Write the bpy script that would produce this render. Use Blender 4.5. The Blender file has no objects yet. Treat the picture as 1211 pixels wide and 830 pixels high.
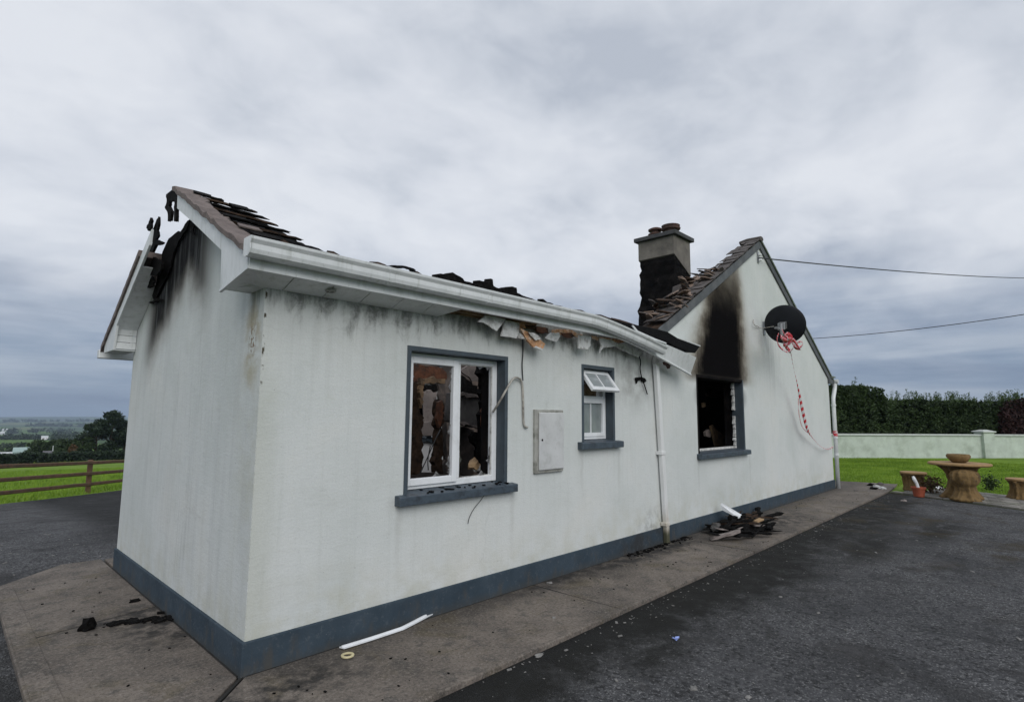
import bpy, bmesh, math, random
import numpy as np
from mathutils import Vector, Matrix, noise as mnoise
R = math.radians
random.seed(7); rng = np.random.default_rng(7)

# ------------------------------------------------------------------ camera
PW, PH = 1211.0, 830.0
F, YAW, PITCH, ROLL = 657.467, 0.767285, 0.1159295, 0.0075162
CAM = Vector((-1.49332, -3.75825, 1.62))
fw = Vector((math.cos(PITCH)*math.cos(YAW), math.cos(PITCH)*math.sin(YAW), math.sin(PITCH)))
r0 = Vector((math.sin(YAW), -math.cos(YAW), 0)); u0 = r0.cross(fw)
cr, sr = math.cos(ROLL), math.sin(ROLL)
RT = r0*cr+u0*sr; UP = u0*cr-r0*sr
sc = bpy.context.scene; COL = sc.collection
cd = bpy.data.cameras.new('camera'); cam = bpy.data.objects.new('camera', cd); COL.objects.link(cam)
M = Matrix((RT, UP, -fw)).transposed().to_4x4(); M.translation = CAM; cam.matrix_world = M
cd.sensor_width = 36; cd.lens = F/PW*36; cd.clip_end = 20000; cd.clip_start = 0.05
sc.camera = cam
sc.render.resolution_x, sc.render.resolution_y = 1024, 701

# ------------------------------------------------------------------ node helper
class G:
    def __init__(s, tree): s.t = tree
    def n(s, typ, **kw):
        x = s.t.nodes.new(typ)
        for k, v in kw.items(): setattr(x, k, v)
        return x
    def put(s, sock, v):
        if v is None: return
        if isinstance(v, bpy.types.NodeSocket): s.t.links.new(v, sock)
        elif isinstance(v, (tuple, list)) and sock.type == 'RGBA' and len(v) == 3: sock.default_value = (*v, 1)
        else: sock.default_value = v
    def m(s, op, a, b=None, c=None, clamp=False):
        x = s.n('ShaderNodeMath', operation=op, use_clamp=clamp)
        for i, v in enumerate((a, b, c)): s.put(x.inputs[i], v)
        return x.outputs[0]
    def add(s, a, b): return s.m('ADD', a, b)
    def sub(s, a, b): return s.m('SUBTRACT', a, b)
    def mul(s, a, b): return s.m('MULTIPLY', a, b)
    def mx(s, a, b): return s.m('MAXIMUM', a, b)
    def ss(s, v, a, b, lo=0.0, hi=1.0, kind='SMOOTHSTEP'):
        x = s.n('ShaderNodeMapRange', interpolation_type=kind)
        for i, q in enumerate((v, a, b, lo, hi)): s.put(x.inputs[i], q)
        return x.outputs[0]
    def pos(s): return s.n('ShaderNodeNewGeometry').outputs['Position']
    def sep(s, v):
        x = s.n('ShaderNodeSeparateXYZ'); s.put(x.inputs[0], v); return x.outputs
    def comb(s, a, b, c):
        x = s.n('ShaderNodeCombineXYZ')
        for i, q in enumerate((a, b, c)): s.put(x.inputs[i], q)
        return x.outputs[0]
    def sc_(s, v, k):
        x = s.n('ShaderNodeVectorMath', operation='MULTIPLY'); s.put(x.inputs[0], v); s.put(x.inputs[1], k); return x.outputs[0]
    def add_v(s, a, b, k_):
        x = s.n('ShaderNodeVectorMath', operation='MULTIPLY_ADD'); s.put(x.inputs[0], b); x.inputs[1].default_value = (k_, k_, k_); s.put(x.inputs[2], a); return x.outputs[0]
    def noise(s, v, scale, detail=4, rough=.55, dist=0., col=False):
        x = s.n('ShaderNodeTexNoise'); s.put(x.inputs['Vector'], v); x.inputs['Scale'].default_value = scale
        x.inputs['Detail'].default_value = detail; x.inputs['Roughness'].default_value = rough; x.inputs['Distortion'].default_value = dist
        return x.outputs['Color' if col else 'Fac']
    def vor(s, v, scale, feat='F1', out='Distance', rand=1.):
        x = s.n('ShaderNodeTexVoronoi', feature=feat); s.put(x.inputs['Vector'], v); x.inputs['Scale'].default_value = scale
        x.inputs['Randomness'].default_value = rand
        return x.outputs[out]
    def mix(s, f, a, b, mode='MIX'):
        x = s.n('ShaderNodeMix', data_type='RGBA', blend_type=mode); s.put(x.inputs[0], f); s.put(x.inputs[6], a); s.put(x.inputs[7], b)
        return x.outputs[2]
    def ramp(s, f, stops, interp='LINEAR'):
        x = s.n('ShaderNodeValToRGB'); cr_ = x.color_ramp; cr_.interpolation = interp
        while len(cr_.elements) < len(stops): cr_.elements.new(.5)
        for e, (p, c) in zip(cr_.elements, stops): e.position = p; e.color = (*c, 1)
        s.put(x.inputs[0], f); return x.outputs[0]
    def bump(s, h, strength=.3, dist=.01, normal=None):
        x = s.n('ShaderNodeBump'); x.inputs['Strength'].default_value = strength; x.inputs['Distance'].default_value = dist
        s.put(x.inputs['Height'], h); s.put(x.inputs['Normal'], normal); return x.outputs[0]
    def spot(s, px, py, cx, cy, rx, ry, soft=.4):
        """elliptic spot mask in two coordinates, 1 in the middle"""
        a = s.m('DIVIDE', s.sub(px, cx), rx); b = s.m('DIVIDE', s.sub(py, cy), ry)
        d = s.m('SQRT', s.add(s.mul(a, a), s.mul(b, b)))
        return s.ss(d, 1.-soft, 1.+soft, 1., 0.)

MATS = {}
def mat(name):
    def deco(fn):
        m = bpy.data.materials.new(name); m.use_nodes = True; t = m.node_tree
        b = t.nodes['Principled BSDF']; g = G(t); res = fn(g, b)
        for k, v in (res or {}).items(): g.put(b.inputs[k], v)
        MATS[name] = m; return fn
    return deco
def simple(name, col, rough=.6, var=.25, scale=6., bump=0., bscale=40., metal=0., dirt=None, dirt_amt=.4, dscale=3., spec=None):
    @mat(name)
    def _(g, b):
        p = g.pos(); n1 = g.noise(p, scale, 5, .6)
        lo = tuple(c*(1-var) for c in col); hi = tuple(min(1, c*(1+var)) for c in col)
        c = g.ramp(n1, [(.3, lo), (.7, hi)])
        if dirt: c = g.mix(g.mul(g.ss(g.noise(p, dscale, 6, .65), .45, .7), dirt_amt), c, dirt)
        d = {'Base Color': c, 'Roughness': rough, 'Metallic': metal}
        if spec is not None: d['Specular IOR Level'] = spec
        if bump: d['Normal'] = g.bump(g.noise(p, bscale, 4, .6), bump, .01)
        return d

# ------------------------------------------------------------------ world (overcast daylight) and sun
SUN_AZ, SUN_EL = R(242), R(34)      # azimuth of the sun measured from +X
w = bpy.data.worlds.new('World'); sc.world = w; w.use_nodes = True
t = w.node_tree; g = G(t); bg = t.nodes['Background']; bg.inputs['Strength'].default_value = .1
sky = g.n('ShaderNodeTexSky', sky_type='NISHITA'); sky.sun_disc = False; sky.sun_elevation = SUN_EL
sky.sun_rotation = math.pi/2-SUN_AZ; sky.altitude = 100
d = g.n('ShaderNodeTexCoord').outputs['Generated']; dx, dy, dz = g.sep(d)
zz = g.mx(dz, 0.0); k = g.m('DIVIDE', 1.0, g.add(zz, .30))
cp = g.comb(g.mul(dx, k), g.mul(dy, k), g.mul(zz, 1.2))
n1 = g.noise(g.sc_(cp, (1, 1.1, 1)), 2.5, 8, .50, .35); n2 = g.noise(g.sc_(cp, (1, 1.2, 1)), 6.5, 7, .55, .4)
n3 = g.noise(cp, .9, 3, .5)
cl = g.add(g.add(g.mul(n1, .58), g.mul(n2, .26)), g.mul(n3, .26))
ccol = g.ramp(cl, [(.40, (5.0, 5.45, 6.25)), (.50, (6.3, 6.7, 7.4)), (.57, (7.1, 7.45, 8.1)), (.67, (7.9, 8.2, 8.75))])
# slate blue cloud base low on the horizon with flat streaks
hp = g.comb(g.mul(dx, 2.2), g.mul(dy, 2.2), g.mul(dz, 26.))
hn = g.noise(hp, 1.0, 6, .55, .2)
hcol = g.ramp(hn, [(.36, (1.9, 2.5, 3.7)), (.5, (2.6, 3.3, 4.5)), (.64, (3.9, 4.5, 5.5))])
hf = g.ss(g.add(dz, g.mul(g.sub(n1, .5), .22)), .03, .30, 1., 0.)
ccol = g.mix(hf, ccol, hcol)
fin = g.mix(.94, sky.outputs[0], ccol)
t.links.new(fin, bg.inputs['Color'])
sl = bpy.data.lights.new('sun', 'SUN'); so = bpy.data.objects.new('sun', sl); COL.objects.link(so)
sl.energy = 1.5; sl.angle = R(45); sl.color = (1, .97, .93)
sd = Vector((math.cos(SUN_AZ)*math.cos(SUN_EL), math.sin(SUN_AZ)*math.cos(SUN_EL), math.sin(SUN_EL)))
so.rotation_euler = sd.to_track_quat('Z', 'Y').to_euler(); so.location = sd*50
vs = sc.view_settings; vs.view_transform = 'Standard'; vs.look = 'None'; vs.exposure = 0; vs.gamma = 1

# ------------------------------------------------------------------ pixel helpers
def ray(px, py): return fw+RT*((px-PW/2)/F)-UP*((py-PH/2)/F)
def on(px, py, ax, v):
    dd = ray(px, py); tt = (v-CAM[ax])/dd[ax]; return CAM+dd*tt
def at_depth(px, py, dist):
    dd = ray(px, py); h = math.hypot(dd.x, dd.y); return CAM+dd*(dist/h)

# ------------------------------------------------------------------ terrain height
PR = [(0, -.05), (8.6, -.05), (12, -.16), (16, -.42), (19, -.66), (23, -.93), (27, -1.14), (40, -1.85), (60, -2.95), (90, -4.5), (150, -7.2), (300, -13.), (600, -22), (1200, -34.5),
      (2500, -47), (4000, -40), (5200, -36), (6000, -40), (7000, -55), (9000, -60)]
def prof(dd):
    if dd <= PR[0][0]: return PR[0][1]
    for (a, za), (b, zb) in zip(PR, PR[1:]):
        if dd <= b: return za+(zb-za)*(dd-a)/(b-a)
    return PR[-1][1]
def smooth(a, b, x):
    q = max(0, min(1, (x-a)/(b-a))); return q*q*(3-2*q)
def ground(x, y):
    vx, vy = x-CAM.x, y-CAM.y; dd = math.hypot(vx, vy); az = abs(math.degrees(math.atan2(vx, vy)))
    wv = 1-smooth(32, 58, az) if vx > 0 else 1-smooth(75, 120, az)
    z = -.05*(1-wv)+prof(dd)*wv
    if dd > 300:
        am = min(1, (dd-300)/2500)
        z += wv*am*(mnoise.noise(Vector((x*.0011, y*.0008, 3)))*15+mnoise.noise(Vector((x*.004, y*.003, 9)))*3)
        if wv < 1: z += (1-wv)*am*-30
    return z
def ghit(px, py):
    dd = ray(px, py); lo = 1.
    tt = 1.
    while tt < 9000:
        p = CAM+dd*tt
        if p.z <= ground(p.x, p.y): break
        tt *= 1.01
    a, b = tt/1.01, tt
    for _ in range(20):
        c = (a+b)/2; p = CAM+dd*c
        if p.z <= ground(p.x, p.y): b = c
        else: a = c
    return CAM+dd*b

# ------------------------------------------------------------------ mesh helper
WLOC = {}
class MB:
    def __init__(s): s.v = []; s.f = []
    def add(s, vs_, fs):
        o = len(s.v); s.v += [Vector(q) for q in vs_]; s.f += [tuple(i+o for i in q) for q in fs]; return s
    def box(s, x0, x1, y0, y1, z0, z1):
        return s.add([(x0,y0,z0),(x1,y0,z0),(x1,y1,z0),(x0,y1,z0),(x0,y0,z1),(x1,y0,z1),(x1,y1,z1),(x0,y1,z1)],
                     [(0,3,2,1),(4,5,6,7),(0,1,5,4),(1,2,6,5),(2,3,7,6),(3,0,4,7)])
    def obox(s, c, ax, ay, az):
        c = Vector(c); ax, ay, az = Vector(ax)/2, Vector(ay)/2, Vector(az)/2
        q = [c+i*ax+j*ay+k_*az for k_ in (-1, 1) for (i, j) in ((-1,-1),(1,-1),(1,1),(-1,1))]
        return s.add(q, [(0,3,2,1),(4,5,6,7),(0,1,5,4),(1,2,6,5),(2,3,7,6),(3,0,4,7)])
    def prism(s, pts, ext):
        """closed polygon of 3D points, extruded by the vector ext"""
        n = len(pts); e = Vector(ext); a = [Vector(p) for p in pts]
        return s.add(a+[p+e for p in a], [tuple(range(n))[::-1], tuple(range(n, 2*n))]+[(i, (i+1) % n, n+(i+1) % n, n+i) for i in range(n)])
    def tube(s, path, r, n=8, caps=True, flat=None):
        path = [Vector(p) for p in path]; rings = []; o = len(s.v); prev = None
        for i, p in enumerate(path):
            d = (path[min(i+1, len(path)-1)]-path[max(i-1, 0)]).normalized()
            if prev is None:
                a = d.cross(Vector((0, 0, 1)))
                if a.length < .05: a = d.cross(Vector((0, 1, 0)))
            else: a = prev-d*prev.dot(d)
            a.normalize(); prev = a; b = d.cross(a)
            rr = r[i] if isinstance(r, (list, tuple)) else r
            for j in range(n):
                th = 2*math.pi*j/n; s.v.append(p+a*math.cos(th)*rr+b*math.sin(th)*rr*(flat or 1))
        m_ = len(path)
        for i in range(m_-1):
            for j in range(n):
                s.f.append((o+i*n+j, o+i*n+(j+1) % n, o+(i+1)*n+(j+1) % n, o+(i+1)*n+j))
        if caps: s.f.append(tuple(o+j for j in range(n))[::-1]); s.f.append(tuple(o+(m_-1)*n+j for j in range(n)))
        return s
    def lathe(s, c, prof_, n=24, fn=None, axis=None):
        """prof_: list of (radius, height); fn(theta, i)-> radius factor"""
        c = Vector(c); o = len(s.v); A = Matrix.Identity(3)
        if axis is not None: A = Vector(axis).to_track_quat('Z', 'Y').to_matrix()
        for i, (r_, h) in enumerate(prof_):
            for j in range(n):
                th = 2*math.pi*j/n; k_ = fn(th, i) if fn else 1
                s.v.append(c+A@Vector((r_*k_*math.cos(th), r_*k_*math.sin(th), h)))
        for i in range(len(prof_)-1):
            for j in range(n):
                s.f.append((o+i*n+j, o+i*n+(j+1) % n, o+(i+1)*n+(j+1) % n, o+(i+1)*n+j))
        s.f.append(tuple(o+j for j in range(n))[::-1]); m_ = len(prof_)-1; s.f.append(tuple(o+m_*n+j for j in range(n)))
        return s
    def sweep(s, profile, path, frame, close=True, caps=True):
        """profile: list of (a,b); path: points; frame(i)->(A,B) vectors"""
        o = len(s.v); n = len(profile)
        for i, p in enumerate(path):
            A, B = frame(i)
            for a, b in profile: s.v.append(Vector(p)+Vector(A)*a+Vector(B)*b)
        m_ = len(path)
        for i in range(m_-1):
            for j in range(n if close else n-1):
                s.f.append((o+i*n+j, o+i*n+(j+1) % n, o+(i+1)*n+(j+1) % n, o+(i+1)*n+j))
        if caps and close: s.f.append(tuple(o+j for j in range(n))[::-1]); s.f.append(tuple(o+(m_-1)*n+j for j in range(n)))
        return s
    def build(s, name, material, parent=None, bevel=0, smooth_=False, kind=None, solid=0, seg=2):
        me = bpy.data.meshes.new(name)
        mn = [min(q[i] for q in s.v) for i in range(3)]; mxx = [max(q[i] for q in s.v) for i in range(3)]
        loc = Vector(((mn[0]+mxx[0])/2, (mn[1]+mxx[1])/2, mn[2]))
        me.from_pydata([tuple(q-loc) for q in s.v], [], s.f)
        bm = bmesh.new(); bm.from_mesh(me); bmesh.ops.recalc_face_normals(bm, faces=bm.faces); bm.to_mesh(me); bm.free()
        return link(name, me, material, parent, loc, bevel, smooth_, kind, solid, seg)
def link(name, me, material, parent, loc, bevel=0, smooth_=False, kind=None, solid=0, seg=2):
    if material and not me.materials: me.materials.append(MATS[material])
    if smooth_: me.polygons.foreach_set('use_smooth', [True]*len(me.polygons))
    o = bpy.data.objects.new(name, me); COL.objects.link(o); o.location = loc; WLOC[o.name] = Vector(loc)
    adopt(o, parent)
    if solid:
        q = o.modifiers.new('solid', 'SOLIDIFY'); q.thickness = solid; q.offset = 0
    if bevel:
        q = o.modifiers.new('bevel', 'BEVEL'); q.width = bevel; q.segments = seg; q.limit_method = 'ANGLE'; q.angle_limit = R(40)
    if kind: o['kind'] = kind
    return o
def adopt(o, parent):
    if parent is not None:
        o.parent = parent; o.matrix_parent_inverse = Matrix.Translation(-WLOC[parent.name])
def thing(name, label, cat, loc, group=None):
    o = bpy.data.objects.new(name, None); COL.objects.link(o); o.location = loc; WLOC[o.name] = Vector(loc)
    o.empty_display_size = .1
    return tag(o, label, cat, group)
def tag(o, label, cat=None, group=None):
    o['label'] = label
    if cat: o['category'] = cat
    if group: o['group'] = group
    return o
def fast_mesh(name, verts, nper, material, parent=None, loc=(0, 0, 0), kind=None, smooth_=False):
    """verts: array (n, nper, 3): n separate polygons with nper corners"""
    n = len(verts); me = bpy.data.meshes.new(name)
    me.vertices.add(n*nper); me.vertices.foreach_set('co', (verts.reshape(-1, 3)-np.array(loc)).astype(np.float32).ravel())
    me.loops.add(n*nper); me.loops.foreach_set('vertex_index', np.arange(n*nper, dtype=np.int32))
    me.polygons.add(n); me.polygons.foreach_set('loop_start', np.arange(0, n*nper, nper, dtype=np.int32))
    me.update(calc_edges=True); me.validate()
    return link(name, me, material, parent, loc, kind=kind, smooth_=smooth_)
def leaf_quads(c, size, n_out=None, stretch=1.6):
    """random leaf quads at centres c (n,3)"""
    n = len(c); a = rng.normal(size=(n, 3)); a /= np.linalg.norm(a, axis=1)[:, None]
    b = rng.normal(size=(n, 3)); b -= a*(a*b).sum(1)[:, None]; b /= np.linalg.norm(b, axis=1)[:, None]
    s = (size*rng.uniform(.6, 1.4, n))[:, None]
    return np.stack([c-a*s*stretch, c-b*s*.62, c+a*s*stretch, c+b*s*.62], 1)
def beam(p0, p1, wd, ht, jit=.18, seg=7, seed=0, ragged=True, up=(0, 0, 1)):
    """irregular charred timber"""
    rr = random.Random(seed); p0, p1 = Vector(p0), Vector(p1); d_ = (p1-p0); L = d_.length; d_.normalize()
    a = d_.cross(Vector(up)); 
    if a.length < .1: a = d_.cross(Vector((0, 1, 0)))
    a.normalize(); b = a.cross(d_); mb = MB(); n = 6
    for i in range(seg+1):
        q = i/seg; c = p0+d_*L*q+a*rr.uniform(-jit, jit)*wd*.5+b*rr.uniform(-jit, jit)*ht*.5
        k_ = 1. if not ragged or 0 < i < seg else rr.uniform(.35, .8)
        for j in range(n):
            th = 2*math.pi*(j+.5)/n; sx = max(-.5, min(.5, .66*math.cos(th))); sz = max(-.5, min(.5, .66*math.sin(th)))
            off = d_*rr.uniform(-.5, .5)*(L/seg)*.8 if i in (0, seg) and ragged else Vector()
            mb.v.append(c+a*sx*wd*k_*(1+rr.uniform(-jit, jit))+b*sz*ht*k_*(1+rr.uniform(-jit, jit))+off)
    for i in range(seg):
        for j in range(n): mb.f.append((i*n+j, i*n+(j+1) % n, (i+1)*n+(j+1) % n, (i+1)*n+j))
    mb.f.append(tuple(range(n))[::-1]); mb.f.append(tuple(seg*n+j for j in range(n)))
    return mb
def chunk(c, size, seed=0, flat=1.):
    """irregular lump"""
    rr = random.Random(seed); bm = bmesh.new(); bmesh.ops.create_icosphere(bm, subdivisions=2, radius=1)
    mb = MB(); sx, sy, sz = size; off = Vector((seed*1.7, seed*.9, 0))
    for v in bm.verts:
        k_ = 1+.55*mnoise.noise(v.co*1.6+off)+.25*mnoise.noise(v.co*4+off)
        mb.v.append(Vector(c)+Vector((v.co.x*sx*k_, v.co.y*sy*k_, max(-.35, v.co.z)*sz*k_)))
    mb.f = [tuple(v.index for v in f.verts) for f in bm.faces]; bm.free(); return mb
def wall_mesh(mb, us, top, holes, P, thick):
    """wall over u in us[0]..us[-1]; top(u) height; holes [(u0,u1,z0,z1)]; P(u,z,depth)->point"""
    cuts = sorted(set(us) | {h[0] for h in holes} | {h[1] for h in holes})
    for dpt in (0, thick):
        for a, b in zip(cuts, cuts[1:]):
            m_ = (a+b)/2; hs = sorted([h for h in holes if h[0] < m_ < h[1]], key=lambda h: h[2]); z = 0.
            for h in hs:
                mb.add([P(a, z, dpt), P(b, z, dpt), P(b, h[2], dpt), P(a, h[2], dpt)], [(0, 1, 2, 3)]); z = h[3]
            mb.add([P(a, z, dpt), P(b, z, dpt), P(b, top(b), dpt), P(a, top(a), dpt)], [(0, 1, 2, 3)])
    for a, b in zip(cuts, cuts[1:]):
        mb.add([P(a, top(a), 0), P(b, top(b), 0), P(b, top(b), thick), P(a, top(a), thick)], [(0, 1, 2, 3)])
    for u in (cuts[0], cuts[-1]):
        mb.add([P(u, 0, 0), P(u, top(u), 0), P(u, top(u), thick), P(u, 0, thick)], [(0, 1, 2, 3)])
    for (u0, u1, z0, z1) in holes:
        q = [(u0, z0), (u1, z0), (u1, z1), (u0, z1)]
        for i in range(4):
            a, b = q[i], q[(i+1) % 4]; mb.add([P(*a, 0), P(*b, 0), P(*b, thick), P(*a, thick)], [(0, 1, 2, 3)])
    return mb
# ------------------------------------------------------------------ materials
def render_base(g):
    p = g.pos(); x, y, z = g.sep(p)
    n_big = g.noise(p, .9, 5, .6, .3); n_mid = g.noise(p, 5, 6, .6); n_fine = g.noise(p, 60, 3, .6)
    col = g.ramp(n_big, [(.3, (.555, .59, .575)), (.55, (.635, .662, .65)), (.75, (.66, .672, .645))])
    st = g.noise(g.sc_(p, (11, 11, .35)), 1.6, 5, .6)
    col = g.mix(g.mul(g.ss(st, .48, .78), .17), col, (.40, .43, .40))
    st2 = g.noise(g.sc_(p, (30, 30, .8)), 1.3, 3, .6)
    col = g.mix(g.mul(g.mul(g.ss(st2, .56, .74), g.ss(n_big, .4, .65)), .16), col, (.34, .36, .34))
    blot = g.noise(p, 2.6, 8, .68, .6); col = g.mix(g.mul(g.ss(blot, .5, .72), .22), col, (.48, .50, .46)); col = g.mix(g.mul(g.ss(g.noise(p, 24, 6, .75), .55, .75), .16), col, (.40, .42, .39))
    col = g.mix(g.mul(g.ss(n_mid, .58, .78), .25), col, (.50, .52, .44))
    gr_ = g.noise(p, 75, 4, .75); col = g.mix(g.ss(gr_, .52, .72, 0., .30), col, (.36, .38, .36)); col = g.mix(g.ss(gr_, .48, .30, 0., .25), col, (.80, .82, .80))
    tro = g.noise(g.sc_(p, (5, 5, 16)), 1.6, 6, .7, .6); col = g.mix(g.ss(tro, .52, .72, 0., .20), col, (.44, .46, .43))
    ck = g.vor(g.add_v(p, g.noise(p, 2.5, 4, .6, 0., True), .35), .75, 'DISTANCE_TO_EDGE'); ckm = g.mul(g.ss(ck, .006, .001), g.ss(g.noise(p, 1.1, 3), .5, .6)); col = g.mix(g.mul(ckm, .10), col, (.16, .16, .15))
    # splash dirt and algae low down, with ragged edge
    low = g.mul(g.ss(g.add(z, g.mul(n_big, .5)), .95, .35), g.ss(n_mid, .35, .65))
    col = g.mix(g.mul(low, .42), col, (.45, .44, .33))
    # scattered dark specks
    sp = g.vor(p, 9, 'F1'); col = g.mix(g.mul(g.ss(sp, .035, .02), .75), col, (.10, .10, .08))
    h = g.add(g.add(g.mul(n_fine, .6), g.mul(n_mid, 1.0)), g.mul(tro, .9))
    return p, x, y, z, n_big, n_mid, st, col, g.bump(h, .22, .012)
@mat('render_side')
def _(g, b):
    p, x, y, z, nb, nm, st, col, bp = render_base(g)
    wob = g.noise(p, 2.2, 5, .6)
    # mould streaks hanging from the eaves of the low wing
    sm_ = g.noise(g.sc_(p, (3.2, 3.2, 1.3)), 2.0, 7, .7, .5); ed = g.add(z, g.add(g.mul(g.sub(sm_, .5), .9), g.mul(g.sub(st, .5), .25))); mz = g.mul(g.mul(g.ss(ed, 2.27, 2.52), g.ss(x, 5.2, 4.6)), g.ss(g.noise(p, 30, 5, .7), .25, .55, .45, 1.))
    col = g.mix(g.mul(mz, .82), col, (.035, .037, .033))
    mz2 = g.mul(g.mul(g.ss(g.add(z, g.mul(g.sub(st, .5), .8)), 1.75, 2.6), g.ss(x, 2.6, 5.4, 1, .6)), g.ss(x, 5.4, 5.1)); col = g.mix(g.mul(mz2, .25), col, (.34, .34, .31))  # wall tinted greyer towards the eaves, broken up by the streak noise
    # corner: green and rust stains
    cs = g.mul(g.ss(g.add(x, g.mul(wob, .2)), .34, .10), g.ss(z, 2.5, 1.5)); col = g.mix(g.mul(cs, .3), col, (.42, .43, .33))
    crk = g.mul(g.ss(g.m('ABSOLUTE', g.sub(x, .006)), .016, .004), g.mul(g.ss(g.noise(p, 13, 3), .52, .6), g.ss(z, 1.7, 1.9))); col = g.mix(crk, col, (.06, .05, .03))
    # drip marks under the sills
    for (a, b_, z0) in ((1.1, 2.47, .9), (3.5, 4.3, 1.22), (6.3, 8.3, 1.0)):
        for e in (a+.04, b_-.04):
            q = g.mul(g.ss(g.m('ABSOLUTE', g.sub(x, g.add(e, g.mul(g.sub(wob, .5), .15)))), .05, .0), g.mul(g.ss(z, z0-.75, z0-.05), g.ss(z, z0+.03, z0-.01))); col = g.mix(g.mul(q, .22), col, (.28, .28, .25))
    # damp streak and dirt beside the downpipe
    q = g.mul(g.spot(x, z, 5.0, .25, .3, .2, .8), g.ss(g.noise(p, 11, 6, .7), .40, .70)); col = g.mix(g.mul(q, .5), col, (.16, .16, .15))
    # grime around torn soffit and cable
    q = g.mul(g.spot(x, z, 4.65, 2.15, .5, .35, .8), g.ss(nm, .3, .7)); col = g.mix(g.mul(q, .5), col, (.16, .15, .14))
    # the plume of soot above the burnt-out window
    up = g.sub(z, 2.2); cx = g.add(7.2, g.mul(up, .24)); hw = g.sub(1.04, g.mul(up, .29))
    u = g.m('DIVIDE', g.sub(g.sub(x, cx), g.mul(g.sub(wob, .5), .35)), hw); au = g.m('ABSOLUTE', u)
    inz = g.mul(g.ss(g.add(z, g.mul(wob, .6)), 4.95, 4.0), g.ss(z, 2.1, 2.3)); fr = g.mul(g.ss(g.add(au, g.mul(g.sub(wob, .5), .4)), 1.6, .75), inz)
    col = g.mix(g.mul(fr, .62), col, (.23, .175, .10)); col = g.mix(g.mul(g.mul(g.ss(g.add(au, g.mul(g.sub(nm, .5), .5)), 1.3, .8), inz), .7), col, (.085, .06, .035))
    cor_ = core = g.mul(g.mul(g.ss(g.add(g.add(au, g.mul(g.sub(nm, .5), .30)), g.mul(g.sub(st, .5), .25)), 1.12, .62), inz), g.ss(g.add(z, g.mul(nm, .5)), 4.85, 3.5)); col = g.mix(core, col, (.006, .0055, .006))
    # soot close round that window
    q = g.mul(g.ss(z, 2.25, 2.1), g.spot(x, z, 7.25, 1.95, .95, .35, .12)); col = g.mix(g.mul(q, .5), col, (.05, .05, .05))
    # faint grey runs under the dish
    q = g.mul(g.spot(x, z, 9.6, 2.75, .35, .7, .7), g.ss(st, .4, .62)); col = g.mix(g.mul(q, .35), col, (.35, .36, .36))
    return {'Base Color': col, 'Roughness': .9, 'Normal': bp, 'Specular IOR Level': g.ss(cor_, 0., 1., .2, .02)}
@mat('render_gable')
def _(g, b):
    p, x, y, z, nb, nm, st, col, bp = render_base(g)
    wob = g.noise(p, 3.0, 5, .6)
    zr = g.sub(3.42, g.mul(g.m('ABSOLUTE', g.sub(y, 1.74)), .62))       # rake line
    d_ = g.sub(g.sub(zr, z), g.mul(g.sub(wob, .5), .35)); yl = g.mul(g.ss(y, .95, 1.55), g.ss(y, 3.15, 2.6))
    col = g.mix(g.mul(g.mul(g.ss(d_, .95, .35), yl), .85), col, (.20, .18, .155))
    col = g.mix(g.mul(g.ss(d_, .72, .30), yl), col, (.007, .0068, .008))
    vs2 = g.noise(g.sc_(p, (55, 55, .7)), 1.0, 4, .6); col = g.mix(g.mul(g.mul(g.ss(vs2, .60, .68), g.spot(y, z, 1.7, 1.2, 1.0, 1.0, .8)), .5), col, (.20, .21, .20)); col = g.mix(g.mul(g.ss(g.noise(g.sc_(p, (6, 6, .5)), 1.5, 6, .65), .45, .7), .25), col, (.40, .42, .42))
    q = g.mul(g.spot(y, z, .17, 2.13, .12, .3, .8), g.ss(nm, .42, .6)); col = g.mix(g.mul(q, .7), col, (.33, .26, .13))
    q = g.mul(g.spot(y, z, .17, 2.12, .05, .1, .8), g.ss(g.noise(p, 28, 3), .5, .6)); col = g.mix(q, col, (.16, .07, .02))
    q = g.mul(g.ss(y, .55, .05), g.ss(z, 2.6, 2.0)); col = g.mix(g.mul(g.mul(q, g.ss(wob, .35, .7)), .45), col, (.44, .44, .34))
    q = g.mul(g.ss(g.add(z, g.mul(g.sub(st, .5), .9)), 2.3, 2.6), g.ss(y, .5, .1)); col = g.mix(g.mul(q, .6), col, (.08, .08, .07))
    return {'Base Color': col, 'Roughness': .85, 'Normal': bp, 'Specular IOR Level': .1}
@mat('plinth_paint')
def _(g, b):
    p, = (g.pos(),); x, y, z = g.sep(p); n = g.noise(p, 4, 5, .6); nf = g.noise(p, 50, 3)
    c = g.ramp(n, [(.3, (.030, .047, .064)), (.7, (.050, .072, .094))])
    d_ = g.mul(g.ss(g.add(z, g.mul(n, .12)), .14, .03), .7); c = g.mix(d_, c, (.06, .06, .055))
    q = g.mul(g.spot(x, z, 4.75, .0, .7, .3, .6), g.ss(n, .35, .6)); c = g.mix(g.mul(q, .8), c, (.03, .03, .03))
    sc2 = g.ss(g.vor(p, 16), .06, .03); c = g.mix(g.mul(sc2, .5), c, (.2, .21, .21)); c = g.mix(g.mul(g.ss(g.noise(p, 28, 5, .7), .54, .68), .4), c, (.105, .125, .14)); c = g.mix(g.mul(g.mul(g.ss(g.noise(g.sc_(p, (5, 5, 1.5)), 2, 5, .65), .5, .68), g.ss(z, .2, .08)), .5), c, (.085, .075, .06))
    return {'Base Color': c, 'Roughness': .8, 'Specular IOR Level': .25, 'Normal': g.bump(nf, .3, .008)}
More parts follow.
